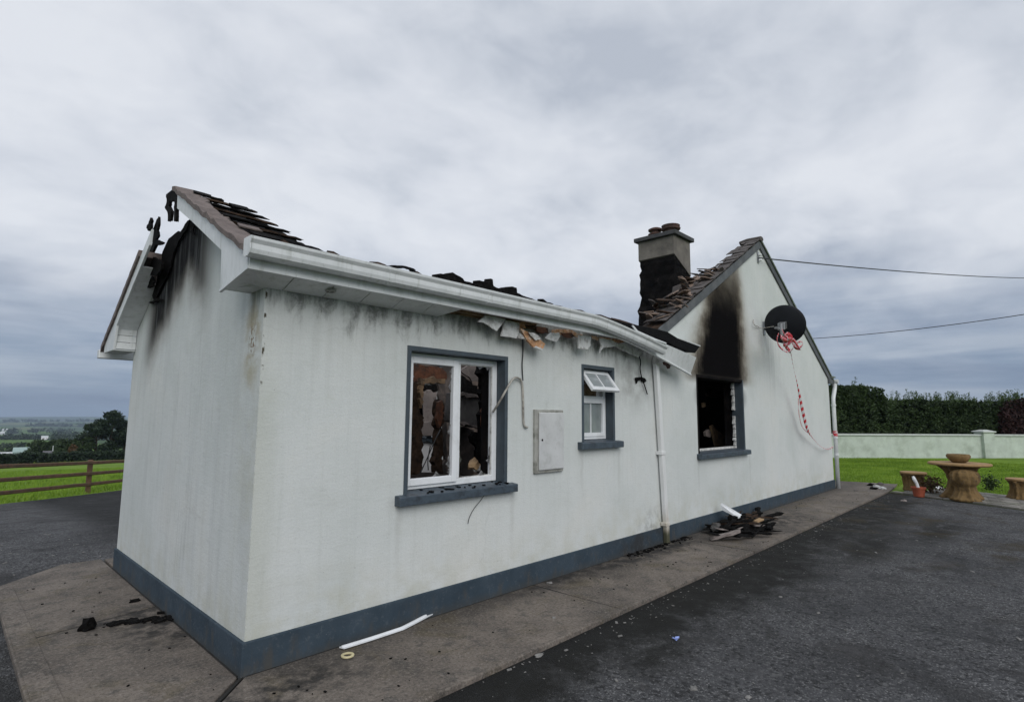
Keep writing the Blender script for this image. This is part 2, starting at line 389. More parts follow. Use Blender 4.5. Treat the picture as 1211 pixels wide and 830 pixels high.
@mat('concrete')
def _(g, b):
    p = g.pos(); x, y, z = g.sep(p); n1 = g.noise(p, 1.3, 6, .62, .4); n2 = g.noise(p, 7, 6, .65); n3 = g.noise(p, 90, 3, .7)
    c = g.ramp(n1, [(.30, (.085, .073, .063)), (.5, (.155, .132, .113)), (.70, (.235, .20, .168))])
    c = g.mix(g.mul(g.ss(n2, .48, .66), .7), c, (.07, .066, .06)); c = g.mix(g.mul(g.ss(g.noise(p, 22, 6, .75), .5, .68), .55), c, (.06, .056, .05))
    c = g.mix(g.mul(g.ss(n3, .56, .70), .5), c, (.30, .27, .24)); c = g.mix(g.mul(g.ss(g.noise(p, 70, 3, .7), .56, .68), .6), c, (.035, .032, .03))
    wl = g.mul(g.ss(g.add(y, g.mul(n1, .35)), -.25, .12), g.ss(x, .0, .3)); c = g.mix(g.mul(wl, .6), c, (.05, .046, .042))
    sp = g.ss(g.vor(p, 34), .10, .04); c = g.mix(g.mul(sp, .6), c, (.38, .36, .33))
    sp = g.ss(g.vor(g.sc_(p, (1.1, .9, 1)), 21), .07, .03); c = g.mix(sp, c, (.03, .03, .03))
    mo = g.mul(g.ss(g.noise(p, 2.1, 5, .6, .5), .53, .68), .45); c = g.mix(mo, c, (.095, .075, .035))
    for (sc3, f_) in ((38, .55), (60, .45)):
        g3 = g.noise(p, sc3, 4, .7); c = g.mix(g.ss(g3, .54, .66, 0., f_), c, (.04, .036, .032)); c = g.mix(g.ss(g3, .46, .34, 0., f_*.9), c, (.29, .26, .225))
    # soot washed from the walls
    for (cx, cy, rx, ry) in ((-.22, 1.65, .42, .22), (-.12, 1.2, .25, .4), (4.75, -.12, .8, .22), (5.3, -.1, .5, .25), (7.6, -.35, 1.3, .5), (3.6, -.1, 1.4, .18), (.1, -.35, .5, .2)):
        q = g.mul(g.spot(x, y, cx, cy, rx, ry, .7), g.ss(n2, .36, .6)); c = g.mix(g.mul(q, .85), c, (.022, .021, .02))
    h = g.add(g.add(g.mul(n3, .6), g.mul(n2, .6)), g.mul(g.noise(p, 38, 4, .7), .8))
    return {'Base Color': c, 'Roughness': .88, 'Normal': g.bump(h, .5, .012), 'Specular IOR Level': .3}
@mat('asphalt')
def _(g, b):
    p = g.pos(); x, y, z = g.sep(p); n1 = g.noise(p, .55, 6, .6, .5); n2 = g.noise(p, 3.5, 6, .65, .3); v = g.vor(p, 95); vc = g.vor(p, 95, 'F1', 'Color')
    agg = g.sep(vc)[0]
    c = g.ramp(agg, [(0, (.050, .050, .053)), (.55, (.084, .085, .089)), (.88, (.125, .126, .130)), (1, (.27, .27, .27))])
    c = g.mix(g.mul(g.ss(n1, .46, .66), .6), c, (.036, .037, .040))
    c = g.mix(g.mul(g.ss(n2, .52, .70), .5), c, (.105, .108, .115)); c = g.mix(g.mul(g.ss(g.noise(p, 1.3, 7, .7, .8), .50, .66), .6), c, (.030, .031, .033))
    sp2 = g.sep(g.vor(p, 42, 'F1', 'Color'))[1]; msk = g.ss(g.noise(p, 2.2, 5, .65, .6), .42, .62); c = g.mix(g.mul(g.ss(sp2, .86, .97), g.mul(msk, .7)), c, (.16, .16, .16)); c = g.mix(g.mul(g.ss(sp2, .22, .08), .7), c, (.016, .016, .017))
    pt = g.noise(p, .8, 7, .68, 1.0); c = g.mix(g.ss(pt, .52, .64, 0., .65), c, (.034, .033, .033)); c = g.mix(g.ss(pt, .42, .30, 0., .5), c, (.115, .116, .122))
    # damp, mossy dark edge beside the path and washed patches
    ed = g.mul(g.mul(g.ss(g.add(g.add(y, g.mul(g.sub(n2, .5), 1.1)), g.mul(g.sub(n1, .5), 1.4)), -1.72, -1.32), g.ss(x, 0, .8)), .94); c = g.mix(ed, c, (.012, .0125, .012))
    for (cx, cy, rx, ry) in ((2.2, -1.62, .30, .2), (.85, -1.62, .28, .18), (1.35, -1.32, .5, .2), (3.6, -1.25, 1.4, .22), (4.6, -1.5, 1.1, .35), (6.6, -1.3, 1.3, .3), (7.2, -1.9, 1.2, .3), (9.6, -1.5, 1.6, .45), (9.0, -2.4, 1.2, .25), (-1.3, 1.2, .35, 3.)):
        q = g.mul(g.spot(x, y, cx, cy, rx, ry, .75), g.ss(n2, .28, .50)); c = g.mix(g.mul(q, .92), c, (.014, .014, .0125))
    mo = g.mul(g.mul(g.ss(g.noise(p, 1.1, 6, .65, .6), .52, .66), g.ss(x, 4, 9)), .75); c = g.mix(mo, c, (.042, .032, .015))
    mo = g.mul(g.ss(g.noise(p, 1.7, 6, .65, .6), .55, .7), .35); c = g.mix(mo, c, (.10, .10, .105))
    gr = g.ss(g.vor(p, 13), .085, .05); c = g.mix(g.mul(gr, .55), c, (.26, .26, .25))
    c = g.mix(g.mul(g.ss(g.noise(p, 12, 5, .7), .66, .74), .5), c, (.17, .17, .17))
    h = g.add(g.add(g.mul(g.m('SUBTRACT', 1., v), 1.2), g.mul(n2, .7)), g.mul(g.noise(p, 40, 4, .7), .8))
    return {'Base Color': c, 'Roughness': g.ss(n2, .3, .7, .72, .9), 'Normal': g.bump(h, .8, .014), 'Specular IOR Level': .22}
@mat('ground_grass')
def _(g, b):
    p = g.pos(); x, y, z = g.sep(p); n1 = g.noise(p, .35, 6, .6, .3); n2 = g.noise(p, 2.5, 6, .7); n3 = g.noise(p, 30, 3, .7)
    near = g.ramp(n2, [(.25, (.095, .165, .014)), (.5, (.15, .25, .022)), (.75, (.21, .32, .04))])
    near = g.mix(g.mul(g.ss(n1, .42, .64), .5), near, (.085, .14, .018)); near = g.mix(g.mul(g.ss(n3, .6, .8), .35), near, (.035, .075, .01))
    # far fields: patchwork with dark hedge lines
    q = g.comb(g.mul(x, .0075), g.mul(y, .0026), 0.); fc = g.vor(q, 1.6, 'F1', 'Color'); fe = g.vor(q, 1.6, 'DISTANCE_TO_EDGE')
    fr = g.sep(fc)[0]
    far = g.ramp(fr, [(0, (.05, .09, .035)), (.3, (.085, .15, .035)), (.55, (.065, .105, .045)), (.8, (.13, .15, .065)), (1, (.10, .18, .04))], 'CONSTANT')
    hedge = g.ss(g.add(fe, g.mul(g.sub(g.noise(g.sc_(p, (.02, .012, 0)), 1, 4), .5), .05)), .055, .02); far = g.mix(hedge, far, (.012, .022, .014))
    wood = g.mul(g.ss(g.noise(g.sc_(p, (.0045, .0014, 0)), 1, 5, .6), .56, .60), g.ss(y, 250, 400)); far = g.mix(wood, far, (.014, .025, .016))
    c = g.mix(g.ss(y, 85, 120), near, far)
    return {'Base Color': c, 'Roughness': .9, 'Normal': g.bump(g.add(n2, n3), .6, .05), 'Specular IOR Level': .15}
@mat('grass_blade')
def _(g, b):
    p = g.pos(); n = g.noise(p, .9, 6, .65); n2 = g.noise(p, 30, 2)
    c = g.ramp(g.add(g.mul(n, .7), g.mul(n2, .3)), [(.32, (.06, .115, .010)), (.5, (.145, .25, .020)), (.66, (.27, .37, .055))])
    return {'Base Color': c, 'Roughness': .7, 'Specular IOR Level': .2}
def leafmat(name, dark, lite, scale=1.5):
    @mat(name)
    def _(g, b):
        p = g.pos(); n = g.noise(p, scale, 5, .6); n2 = g.noise(p, 23, 2, .6)
        c = g.ramp(g.add(g.mul(n, .55), g.mul(n2, .45)), [(.32, dark), (.5, tuple((a+b_)/2 for a, b_ in zip(dark, lite))), (.7, lite)])
        return {'Base Color': c, 'Roughness': .65, 'Specular IOR Level': .25}
leafmat('leaf_hedge', (.010, .020, .008), (.045, .075, .022)); leafmat('leaf_light', (.025, .05, .012), (.085, .13, .04))
leafmat('leaf_pine', (.006, .014, .008), (.026, .045, .02)); leafmat('leaf_red', (.012, .006, .006), (.05, .018, .016)); leafmat('leaf_brown', (.05, .028, .012), (.14, .085, .04))
leafmat('leaf_far', (.012, .022, .014), (.035, .055, .03), .05)
@mat('white_pvc')
def _(g, b):
    p = g.pos(); n = g.noise(p, 5, 6, .65); st = g.noise(g.sc_(p, (14, 14, 1.2)), 1.4, 5, .65); sp = g.noise(p, 55, 4, .7)
    c = g.ramp(n, [(.3, (.60, .63, .63)), (.7, (.74, .76, .77))]); c = g.mix(g.ss(st, .50, .74, 0., .45), c, (.33, .35, .31)); c = g.mix(g.ss(sp, .60, .72, 0., .4), c, (.24, .25, .22))
    return {'Base Color': c, 'Roughness': .45, 'Normal': g.bump(n, .12, .01)}
@mat('pvc_stained')
def _(g, b):
    p = g.pos(); x, y, z = g.sep(p); n = g.noise(g.sc_(p, (9, 9, 2)), 1.5, 5, .6)
    c = g.ramp(n, [(.3, (.66, .67, .66)), (.7, (.76, .77, .77))])
    c = g.mix(g.mul(g.ss(g.add(z, g.mul(n, .4)), .75, .35), .6), c, (.34, .25, .12)); c = g.mix(g.mul(g.ss(g.add(z, g.mul(n, .15)), .33, .18), .9), c, (.035, .04, .015))
    return {'Base Color': c, 'Roughness': .45}
simple('white_pvc_clean', (.78, .80, .82), .32, .03, 3, dirt=(.35, .35, .33), dirt_amt=.2, dscale=9)
simple('sooty_pvc', (.62, .62, .60), .5, .15, 8, dirt=(.05, .04, .035), dirt_amt=.8, dscale=9)
simple('grey_trim', (.050, .068, .084), .55, .18, 6, dirt=(.05, .055, .06), dirt_amt=.5, dscale=8, bump=.15)
simple('sill_paint', (.055, .076, .098), .5, .2, 8, dirt=(.02, .022, .026), dirt_amt=.75, dscale=14, bump=.2)
simple('verge_grey', (.085, .093, .10), .7, .25, 5, dirt=(.17, .17, .17), dirt_amt=.5, bump=.3)
simple('moss_trim', (.16, .185, .15), .7, .3, 6, dirt=(.07, .11, .04), dirt_amt=.8, dscale=4, bump=.3)
simple('char', (.006, .0056, .0056), .85, .5, 18, bump=1.0, bscale=45, dirt=(.022, .021, .020), dirt_amt=.4, dscale=22, spec=.06)
simple('char_brown', (.05, .032, .022), .8, .5, 14, bump=.8, bscale=40, dirt=(.009, .008, .008), dirt_amt=.9, dscale=9, spec=.1)
simple('burnt_orange', (.11, .04, .018), .85, .45, 12, bump=.6, dirt=(.018, .014, .012), dirt_amt=.9, dscale=7)
simple('felt', (.006, .006, .0065), .75, .4, 10, bump=.6, bscale=60, spec=.08)
simple('slate', (.085, .073, .068), .8, .35, 7, bump=.5, bscale=50, dirt=(.05, .045, .042), dirt_amt=.7, dscale=6)
simple('slate_brown', (.22, .16, .125), .85, .4, 9, bump=.6, bscale=50, dirt=(.06, .045, .04), dirt_amt=.6, dscale=8)
simple('verge_tile', (.155, .125, .115), .85, .3, 12, bump=.6, bscale=50, dirt=(.07, .06, .055), dirt_amt=.5, dscale=9)
simple('timber_old', (.23, .15, .085), .75, .35, 8, bump=.5, dirt=(.035, .028, .022), dirt_amt=.8, dscale=5)
simple('timber_pale', (.40, .27, .15), .75, .3, 8, bump=.4, dirt=(.08, .055, .04), dirt_amt=.7, dscale=7)
simple('soffit_torn', (.58, .59, .58), .7, .15, 20, bump=.7, bscale=55, dirt=(.10, .075, .055), dirt_amt=.6, dscale=14)
simple('foam', (.46, .25, .13), .9, .5, 24, bump=1., bscale=60, dirt=(.75, .68, .58), dirt_amt=.7, dscale=18)
simple('soot_plaster', (.055, .046, .042), .85, .7, 3.5, bump=.6, bscale=18, dirt=(.22, .17, .14), dirt_amt=.75, dscale=2.6)
simple('soot_black', (.008, .0075, .008), .9, .5, 5, bump=.6, bscale=18, dirt=(.03, .023, .02), dirt_amt=.6, dscale=3, spec=.05)
simple('soot_pale', (.24, .205, .19), .85, .5, 5, bump=.5, bscale=20, dirt=(.02, .017, .016), dirt_amt=.9, dscale=5)
simple('ash', (.045, .042, .04), .95, .6, 14, bump=1., bscale=60, dirt=(.16, .15, .14), dirt_amt=.5, dscale=20)
simple('chimney_render', (.17, .155, .135), .9, .25, 4, bump=.5, bscale=40, dirt=(.07, .065, .06), dirt_amt=.6, dscale=3)
simple('chimney_dark', (.06, .062, .066), .85, .3, 6, bump=.4)
simple('clay_pot', (.10, .055, .045), .8, .35, 9, bump=.3, dirt=(.02, .018, .017), dirt_amt=.7)
simple('dish_grey', (.012, .0135, .017), .6, .15, 5, spec=.2)
simple('galv', (.30, .31, .32), .45, .2, 9, metal=.7, dirt=(.12, .11, .10), dirt_amt=.4)
simple('meter_grey', (.56, .57, .57), .6, .08, 5, dirt=(.36, .37, .35), dirt_amt=.45, dscale=11)
simple('meter_frame', (.36, .36, .33), .6, .2, 7, dirt=(.08, .08, .06), dirt_amt=.7, dscale=9)
simple('cable_black', (.012, .012, .013), .5, .2)
simple('cable_white', (.42, .40, .36), .55, .3, 14, dirt=(.07, .06, .05), dirt_amt=.7, dscale=12)
simple('stump_concrete', (.20, .125, .048), .95, .5, 9, bump=1., bscale=22, dirt=(.05, .036, .018), dirt_amt=.85, dscale=9)
simple('stump_top', (.33, .205, .09), .85, .3, 6, bump=.5, bscale=30, dirt=(.15, .10, .055), dirt_amt=.6, dscale=6)
simple('terracotta', (.33, .075, .035), .7, .25, 9, dirt=(.12, .05, .03), dirt_amt=.4)
@mat('paver')
def _(g, b):
    p = g.pos(); rnd = g.n('ShaderNodeObjectInfo').outputs['Random']; n = g.noise(p, 2.3, 6, .65)
    c = g.ramp(rnd, [(0, (.12, .115, .105)), (.5, (.19, .18, .165)), (1, (.26, .245, .22))]); c = g.mix(g.mul(g.ss(n, .45, .7), .6), c, (.075, .085, .04))
    return {'Base Color': c, 'Roughness': .9, 'Normal': g.bump(g.noise(p, 60, 4), .5, .01)}
simple('paver_bed', (.055, .06, .03), .95, .4, 10, bump=.6)
simple('path_bed', (.014, .0135, .012), .95, .3, 12, bump=.5)
simple('yard_wall', (.50, .56, .50), .85, .12, 2.5, bump=.3, bscale=30, dirt=(.26, .30, .24), dirt_amt=.5, dscale=1.6)
simple('coping', (.52, .55, .53), .85, .15, 3, bump=.3, dirt=(.22, .24, .20), dirt_amt=.5)
simple('fence_wood', (.115, .062, .035), .85, .35, 7, bump=.5, dirt=(.06, .06, .035), dirt_amt=.6, dscale=6)
simple('bark', (.06, .045, .032), .9, .3, 6, bump=.7)
simple('grit', (.20, .195, .185), .8, .3, 20)
simple('paper_white', (.75, .76, .78), .7, .08, 20, dirt=(.4, .4, .38), dirt_amt=.4, dscale=30)
simple('litter_blue', (.28, .36, .72), .6, .3, 40); simple('ring_cream', (.62, .55, .33), .5, .15)
simple('far_white', (.78, .78, .78), .7, .05); simple('far_roof', (.10, .10, .11), .7, .2); simple('far_green', (.30, .40, .38), .6, .1); simple('far_shed', (.55, .57, .58), .5, .1)
simple('curtain_grey', (.30, .29, .29), .85, .4, 6, dirt=(.05, .045, .045), dirt_amt=.7, dscale=4)
simple('cupboard', (.085, .082, .08), .6, .4, 7, dirt=(.02, .018, .018), dirt_amt=.7, dscale=6)
simple('far_window', (.05, .055, .06), .2, .1)
@mat('glass_sky')
def _(g, b): return {'Base Color': (.30, .33, .34), 'Roughness': .06, 'Specular IOR Level': .7, 'Metallic': 0.}  # pale sky reflection put into the pane's base colour
@mat('glass_sky_dim')
def _(g, b):  # dimmer, mottled sky reflection painted into the base colour of the lower pane
    p = g.pos(); n = g.noise(p, 6, 4)
    return {'Base Color': g.ramp(n, [(.3, (.17, .20, .20)), (.7, (.26, .29, .29))]), 'Roughness': .15, 'Specular IOR Level': .6}
@mat('glass_shard')
def _(g, b):
    p = g.pos(); n = g.noise(p, 18, 4)
    return {'Base Color': g.ramp(n, [(.35, (.03, .028, .027)), (.7, (.30, .30, .31))]), 'Roughness': .12, 'Specular IOR Level': .6}
@mat('tape')
def _(g, b):
    a = g.n('ShaderNodeAttribute', attribute_name='along').outputs['Fac']
    s_ = g.m('FRACT', g.mul(a, 6.5)); c = g.mix(g.m('GREATER_THAN', s_, .5), (.62, .62, .63), (.52, .015, .03))
    return {'Base Color': c, 'Roughness': .4}
@mat('tape_red')
def _(g, b):
    n = g.noise(g.pos(), 22, 2); return {'Base Color': g.mix(g.m('GREATER_THAN', n, .56), (.50, .015, .03), (.66, .62, .64)), 'Roughness': .4}
@mat('stack_black')
def _(g, b):
    p = g.pos(); x, y, z = g.sep(p); n = g.noise(p, 6, 6, .65)
    c = g.ramp(n, [(.35, (.005, .005, .0055)), (.6, (.012, .011, .011)), (.80, (.05, .043, .04))])
    return {'Base Color': c, 'Roughness': .95, 'Specular IOR Level': .05, 'Normal': g.bump(g.noise(p, 16, 6, .7), 1., .04)}
# ------------------------------------------------------------------ setting: terrain, yard, path, paving
rad = [0, 2, 4, 6, 8]+[8.6+.7*i for i in range(50)]
while rad[-1] < 9000: rad.append(rad[-1]*1.06)
NS = 180; mb = MB()
for r_ in rad:
    for j in range(NS):
        th = 2*math.pi*j/NS; x, y = CAM.x+r_*math.cos(th), CAM.y+r_*math.sin(th); mb.v.append(Vector((x, y, ground(x, y))))
for i in range(len(rad)-1):
    for j in range(NS): mb.f.append((i*NS+j, i*NS+(j+1) % NS, (i+1)*NS+(j+1) % NS, (i+1)*NS+j))
mb.build('ground', 'ground_grass', smooth_=True, kind='structure')['label'] = 'green lawn and fields falling away to a wide valley'

E1, E2, E3 = ghit(-40, 601), ghit(103, 585), ghit(150, 579)
def yard_edge(x):      # field-side edge of the asphalt
    a, b = (E1, E2) if x < E2.x else (E2, E3)
    return a.y+(b.y-a.y)*(x-a.x)/(b.x-a.x)+.12*mnoise.noise(Vector((x*1.7, 0, 0)))
def yard_right(y):
    if y > -.95: return 13.62
    return 13.62+(y+.95)*.46
mb = MB(); nx, ny = 90, 110
for i in range(nx+1):
    for j in range(ny+1):
        q = j/ny; x = -16+(i/nx)*29.6; top_ = min(yard_edge(x), 24); y = -14+(top_+14)*q
        x2 = min(x, yard_right(y)); mb.v.append(Vector((x2, y, ground(x2, y)+.014)))
for i in range(nx):
    for j in range(ny):
        a = i*(ny+1)+j; mb.f.append((a, a+ny+1, a+ny+2, a+1))
mb.build('asphalt_yard', 'asphalt', smooth_=True, kind='structure')['label'] = 'dark grey asphalt yard around the house'

# concrete path: bed and slabs with recessed joints
bed = MB().box(-.97, 13.66, -.985, .25, -.2, -.055).box(-.94, .1, .25, 3.9, -.2, -.055)
path = bed.build('path', 'path_bed', kind='structure'); path['label'] = 'worn brown-grey concrete path round the foot of the house'
def slab(pts, z=0., tilt=0.):
    bm = bmesh.new(); vsx = [bm.verts.new((p[0], p[1], z)) for p in pts]; f = bm.faces.new(vsx)
    if f.normal.z < 0: bmesh.ops.reverse_faces(bm, faces=[f])
    bm.normal_update()
    ex = bmesh.ops.extrude_face_region(bm, geom=[f]); 
    for v in [e for e in ex['geom'] if isinstance(e, bmesh.types.BMVert)]: v.co.z -= .13
    bm.verts.ensure_lookup_table(); m_ = MB(); m_.v = [v.co.copy() for v in bm.verts]
    for i, v in enumerate(bm.verts): v.index = i
    m_.f = [tuple(v.index for v in f.verts) for f in bm.faces]; bm.free()
    return m_.build('slab', 'concrete', path, bevel=.008)
jg = .011
xs = [2.69, 5.62, 8.55, 11.3, 13.62]
ypl = -.032
slab([(.002, ypl), (2.69-jg, ypl), (2.73-jg, -1.03), (-.97, -1.05)])
for a, b in zip(xs, xs[1:]): slab([(a+jg, ypl), (b-jg, ypl), (b+.02-jg, -1.03+.02*(b-2)/8), (a+.02+jg, -1.03+.02*(a-2)/8)])
slab([(13.64, .9), (15.1, .75), (15.55, -.85), (13.66, -1.0)], -.012)
slab([(-.032, ypl+.032), (-.99, -1.01), (-.97, 1.62), (-.032, 1.80)]); slab([(-.032, 1.818), (-.97, 1.638), (-.95, 3.42), (-.38, 4.02), (-.032, 4.0)])
slab([(-.0, 3.54), (-.0, 4.0), (3.6, 4.1), (3.6, 3.54)], -.006)
def joint(p, q, wd=.024):
    p, q = Vector((*p, -.03)), Vector((*q, -.03)); m_ = MB(); n = 16; dd_ = (q-p).normalized(); sd2 = Vector((-dd_.y, dd_.x, 0))*wd/2
    for i in range(n+1):
        c = p.lerp(q, i/n); k_ = 1+.35*mnoise.noise(c*6); zt_ = .027+.003*mnoise.noise(c*9)
        for (a_, z_) in ((-1, 0), (1, 0), (1, zt_), (-1, zt_)): m_.v.append(c+sd2*a_*k_+Vector((0, 0, z_)))
    for i in range(n):
        for j in range(4): m_.f.append((i*4+j, i*4+(j+1) % 4, (i+1)*4+(j+1) % 4, (i+1)*4+j))
    m_.f += [(0, 1, 2, 3), tuple(n*4+j for j in (3, 2, 1, 0))]; m_.build('joint', 'path_bed', path)
for a in xs[:4]: joint((a, -.03), (a+.03, -1.0+.02*(a-2)/8))
joint((-.01, -.015), (-.95, -.98), .022); joint((-.03, 1.808), (-.95, 1.635), .02); joint((.02, -.024), (13.2, -.024), .02); joint((-.024, .02), (-.024, 3.5), .02)
# trowelled border strip along the outer edge of the gable-side slabs (slightly proud)
MB().prism([(-.965, -.75, .001), (-.83, -.68, .001), (-.82, 3.33, .001), (-.945, 3.41, .001)], (0, 0, .005)).build('edge_band', 'concrete', path, bevel=.003)

# block paving under the garden table
u_ = Vector((-.46, -1., 0)).normalized(); v_ = Vector((1., -.46, 0)).normalized(); P0 = Vector((13.66, -1.0, 0))
pb = MB().prism([P0+Vector((0, 0, -.045))]+[P0+u_*7+Vector((0, 0, -.045)), P0+u_*7+v_*2.02+Vector((0, 0, -.045)), P0+v_*2.02+Vector((0, 0, -.045))], (0, 0, .012)).build('paving', 'paver_bed', kind='structure')
pb['label'] = 'grey block paving strip under the stone-look garden table'
pm = None; cnt = 0
for i in range(22):
    for j in range(9):
        if cnt >= 300: break
        su, sv = .27, .215
        c = P0+u_*(.14+i*su+(.135 if j % 2 else 0))+v_*(.12+j*sv)
        if pm is None:
            o = MB().obox((0, 0, -.03), u_*(su-.032), v_*(sv-.032), (0, 0, .05)).build('paver', 'paver', pb, bevel=.006); pm = o.data; off0 = WLOC[o.name].copy()
        else:
            o = bpy.data.objects.new('paver', pm); COL.objects.link(o); adopt(o, pb)
            q = o.modifiers.new('bevel', 'BEVEL'); q.width = .006; q.segments = 2
        o.location = off0+c+Vector((0, 0, random.uniform(-.004, .004))); o.rotation_euler = (random.gauss(0, .008), random.gauss(0, .008), 0); WLOC[o.name] = o.location.copy(); cnt += 1

# ------------------------------------------------------------------ THE HOUSE
house = thing('burnt_house', 'fire-gutted white rendered bungalow with slate blue plinth and collapsed roof', 'house', (6.6, 1.74, 0))
APX, APZ, MX0, MX1, SL = 9.13, 4.86, 4.95, 13.26, .553
H1, H2, H3 = (1.19, 2.325, .985, 2.165), (3.55, 4.16, 1.335, 2.18), (6.37, 8.08, 1.085, 2.235)
def top_side(x):
    if x < MX0: return 2.60
    return APZ-SL*abs(x-APX)
mb = wall_mesh(MB(), [.003, MX0-1e-4, MX0, 6.2, 7.6, APX, 10.5, 12, MX1], top_side, [H1, H2, H3], lambda u, z, d_: (u, d_, z), .30)
side_wall = mb.build('wall', 'render_side', house)
def top_gable(y):
    base = 3.42-.54*abs(y-1.74) if y < 1.74 else min(3.42-.50*(y-1.74), 3.68-.60*(y-1.74)-.155)
    return base+(.05*mnoise.noise(Vector((y*9, 1, 0)))+.035*mnoise.noise(Vector((y*25, 4, 0))) if 1.35 < y < 2.9 else 0)
us = [.003, .3]+[.3+.08*i for i in range(1, 36)]+[3.18, 3.48]
mb = wall_mesh(MB(), us, top_gable, [], lambda u, z, d_: (d_+.0, u, z), .298)
gable_wall = mb.build('gable_wall', 'render_gable', house)
back = wall_mesh(MB(), [.3, MX0], lambda u: 2.64, [(3.2, 4.15, .93, 2.1)], lambda u, z, d_: (u, 3.18+d_, z), .299).build('wall', 'render_gable', house)
wall_mesh(MB(), [.3, 8.5], lambda u: 2.35, [], lambda u, z, d_: (MX1-.3+d_, u, z), .299).build('wall', 'render_gable', house)
wall_mesh(MB(), [3.48, 8.5], lambda u: 2.35, [], lambda u, z, d_: (MX0+d_, u, z), .299).build('wall', 'render_gable', house)
wall_mesh(MB(), [MX0, APX, MX1], top_side, [], lambda u, z, d_: (u, 8.5+d_, z), .3).build('wall', 'render_gable', house)
# plinth band, proud of the render
mb = MB().prism([(-.02, -.02, -.05), (MX1+.02, -.02, -.05), (MX1+.02, .02, -.05), (.02, .02, -.05), (.02, 3.5, -.05), (-.02, 3.5, -.05)], (0, 0, .05+.197))
mb.build('plinth', 'plinth_paint', house, bevel=.006)
# sooty inner skins, floor, cross walls
wall_mesh(MB(), [.3, MX0], lambda u: 2.55, [H1, H2], lambda u, z, d_: (u, .302+d_, z), .015).build('inner_wall', 'soot_plaster', house)
wall_mesh(MB(), [MX0+.3, 6.5, 9.13, 11, MX1-.3], lambda u: top_side(u)-.05, [H3], lambda u, z, d_: (u, .302+d_, z), .015).build('inner_wall', 'soot_black', house)
wall_mesh(MB(), [.32, 3.16], lambda u: 2.5, [], lambda u, z, d_: (.3+d_, u, z), .015).build('inner_wall', 'soot_plaster', house)
wall_mesh(MB(), [.32, MX0], lambda u: 2.62, [(3.2, 4.15, .93, 2.1)], lambda u, z, d_: (u, 3.163+d_, z), .015).build('inner_wall', 'soot_plaster', house)
wall_mesh(MB(), [.32, 8.45], lambda u: 2.55, [(1.0, 1.85, .0, 2.05)], lambda u, z, d_: (MX0+d_, u, z), .30).build('cross_wall', 'soot_plaster', house)
wall_mesh(MB(), [MX0+.31, APX, MX1-.31], lambda u: 2.9 if u != APX else 3.4, [(10.6, 11.5, 0, 2.0)], lambda u, z, d_: (u, 3.9+d_, z), .12).build('cross_wall', 'soot_black', house)
MB().box(.3, MX0+.05, .3, 3.2, -.1, .06).box(MX0+.05, MX1-.3, .3, 8.5, -.1, .059).build('floor_slab', 'ash', house)

# ---- windows
def window(name_part, H, depth, fmat='white_pvc_clean', lin='grey_trim', sillmat='sill_paint', sill_out=.075, overhang=.1, burnt=False):
    u0, u1, z0, z1 = H
    # painted reveal lining
    w_ = MB().box(u0-.022, u0+.018, -.006, depth+.03, z0, z1+.02).build('reveal', 'soot_black' if burnt else lin, house, bevel=.004)
    MB().box(u1-.018, u1+.022, -.0065, depth+.03, z0, z1+.02).build('reveal', lin, house, bevel=.004)
    MB().box(u0-.0225, u1+.0225, -.0058, depth+.03, z1-.018, z1+.024).build('reveal', 'soot_black' if burnt else lin, house, bevel=.004)
    s_ = MB().prism([(u0-overhang, -sill_out, z0-.075), (u0-overhang, -sill_out, z0-.004), (u0-overhang, depth*.95, z0+.02), (u0-overhang, depth*.95, z0-.075)], (u1-u0+2*overhang, 0, 0))
    sl_ = s_.build('sill', sillmat, house, bevel=.006)
    return sl_
def frame(mb, u0, u1, z0, z1, y0, y1, t):
    """rectangular frame of four bars"""
    mb.box(u0, u0+t, y0, y1, z0, z1).box(u1-t, u1, y0, y1, z0, z1).box(u0+t, u1-t, y0, y1, z0, z0+t).box(u0+t, u1-t, y0, y1, z1-t, z1); return mb
# window 1: two lights, glass gone
sill1 = window('w', H1, .13)
u0, u1, z0, z1 = H1[0]+.02, H1[1]-.02, H1[2]+.022, H1[3]-.02
wn = frame(MB(), u0, u1, z0, z1, .105, .165, .055); um = u0+.60
wn.box(um-.03, um+.03, .1055, .1645, z0+.055, z1-.055)
win1 = wn.build('window', 'white_pvc_clean', house, bevel=.005); tag(win1, 'white two-light window frame with its panes burnt out')
frame(MB(), u0+.03, um-.012, z0+.03, z1-.03, .085, .13, .058).build('sash', 'white_pvc_clean', win1, bevel=.006)
frame(MB(), um+.026, u1-.05, z0+.05, z1-.05, .115, .135, .012).build('glazing_bead', 'sooty_pvc', win1)
def shards(win, a0, a1, b0, b1, y, n, seed):
    rr = random.Random(seed)
    per = []
    for k_ in range(n):
        side = rr.choice('LLRRTB'); ln = rr.uniform(.015, .05); wd = rr.uniform(.04, .16)
        if side in 'LR':
            x = a0 if side == 'L' else a1; s_ = 1 if side == 'L' else -1; z = rr.uniform(b0, b1-wd)
            pts = [(x, y, z), (x, y, z+wd), (x+s_*ln*.5, y, z+wd*.8), (x+s_*ln*.4, y, z+wd*.55), (x+s_*ln, y, z+wd*.35)]
        else:
            z = b1 if side == 'T' else b0; s_ = -1 if side == 'T' else 1; x = rr.uniform(a0, a1-wd)
            pts = [(x, y, z), (x+wd, y, z), (x+wd*.7, y, z+s_*ln*.4), (x+wd*.4, y, z+s_*ln), (x+wd*.2, y, z+s_*ln*.3)]
        MB().prism(pts, (0, .004+k_*.0004, 0)).build('glass_shard', 'glass_shard', win)
shards(win1, u0+.088, um-.07, z0+.088, z1-.088, .118, 9, 3); shards(win1, um+.04, u1-.065, z0+.065, z1-.065, .128, 7, 5)
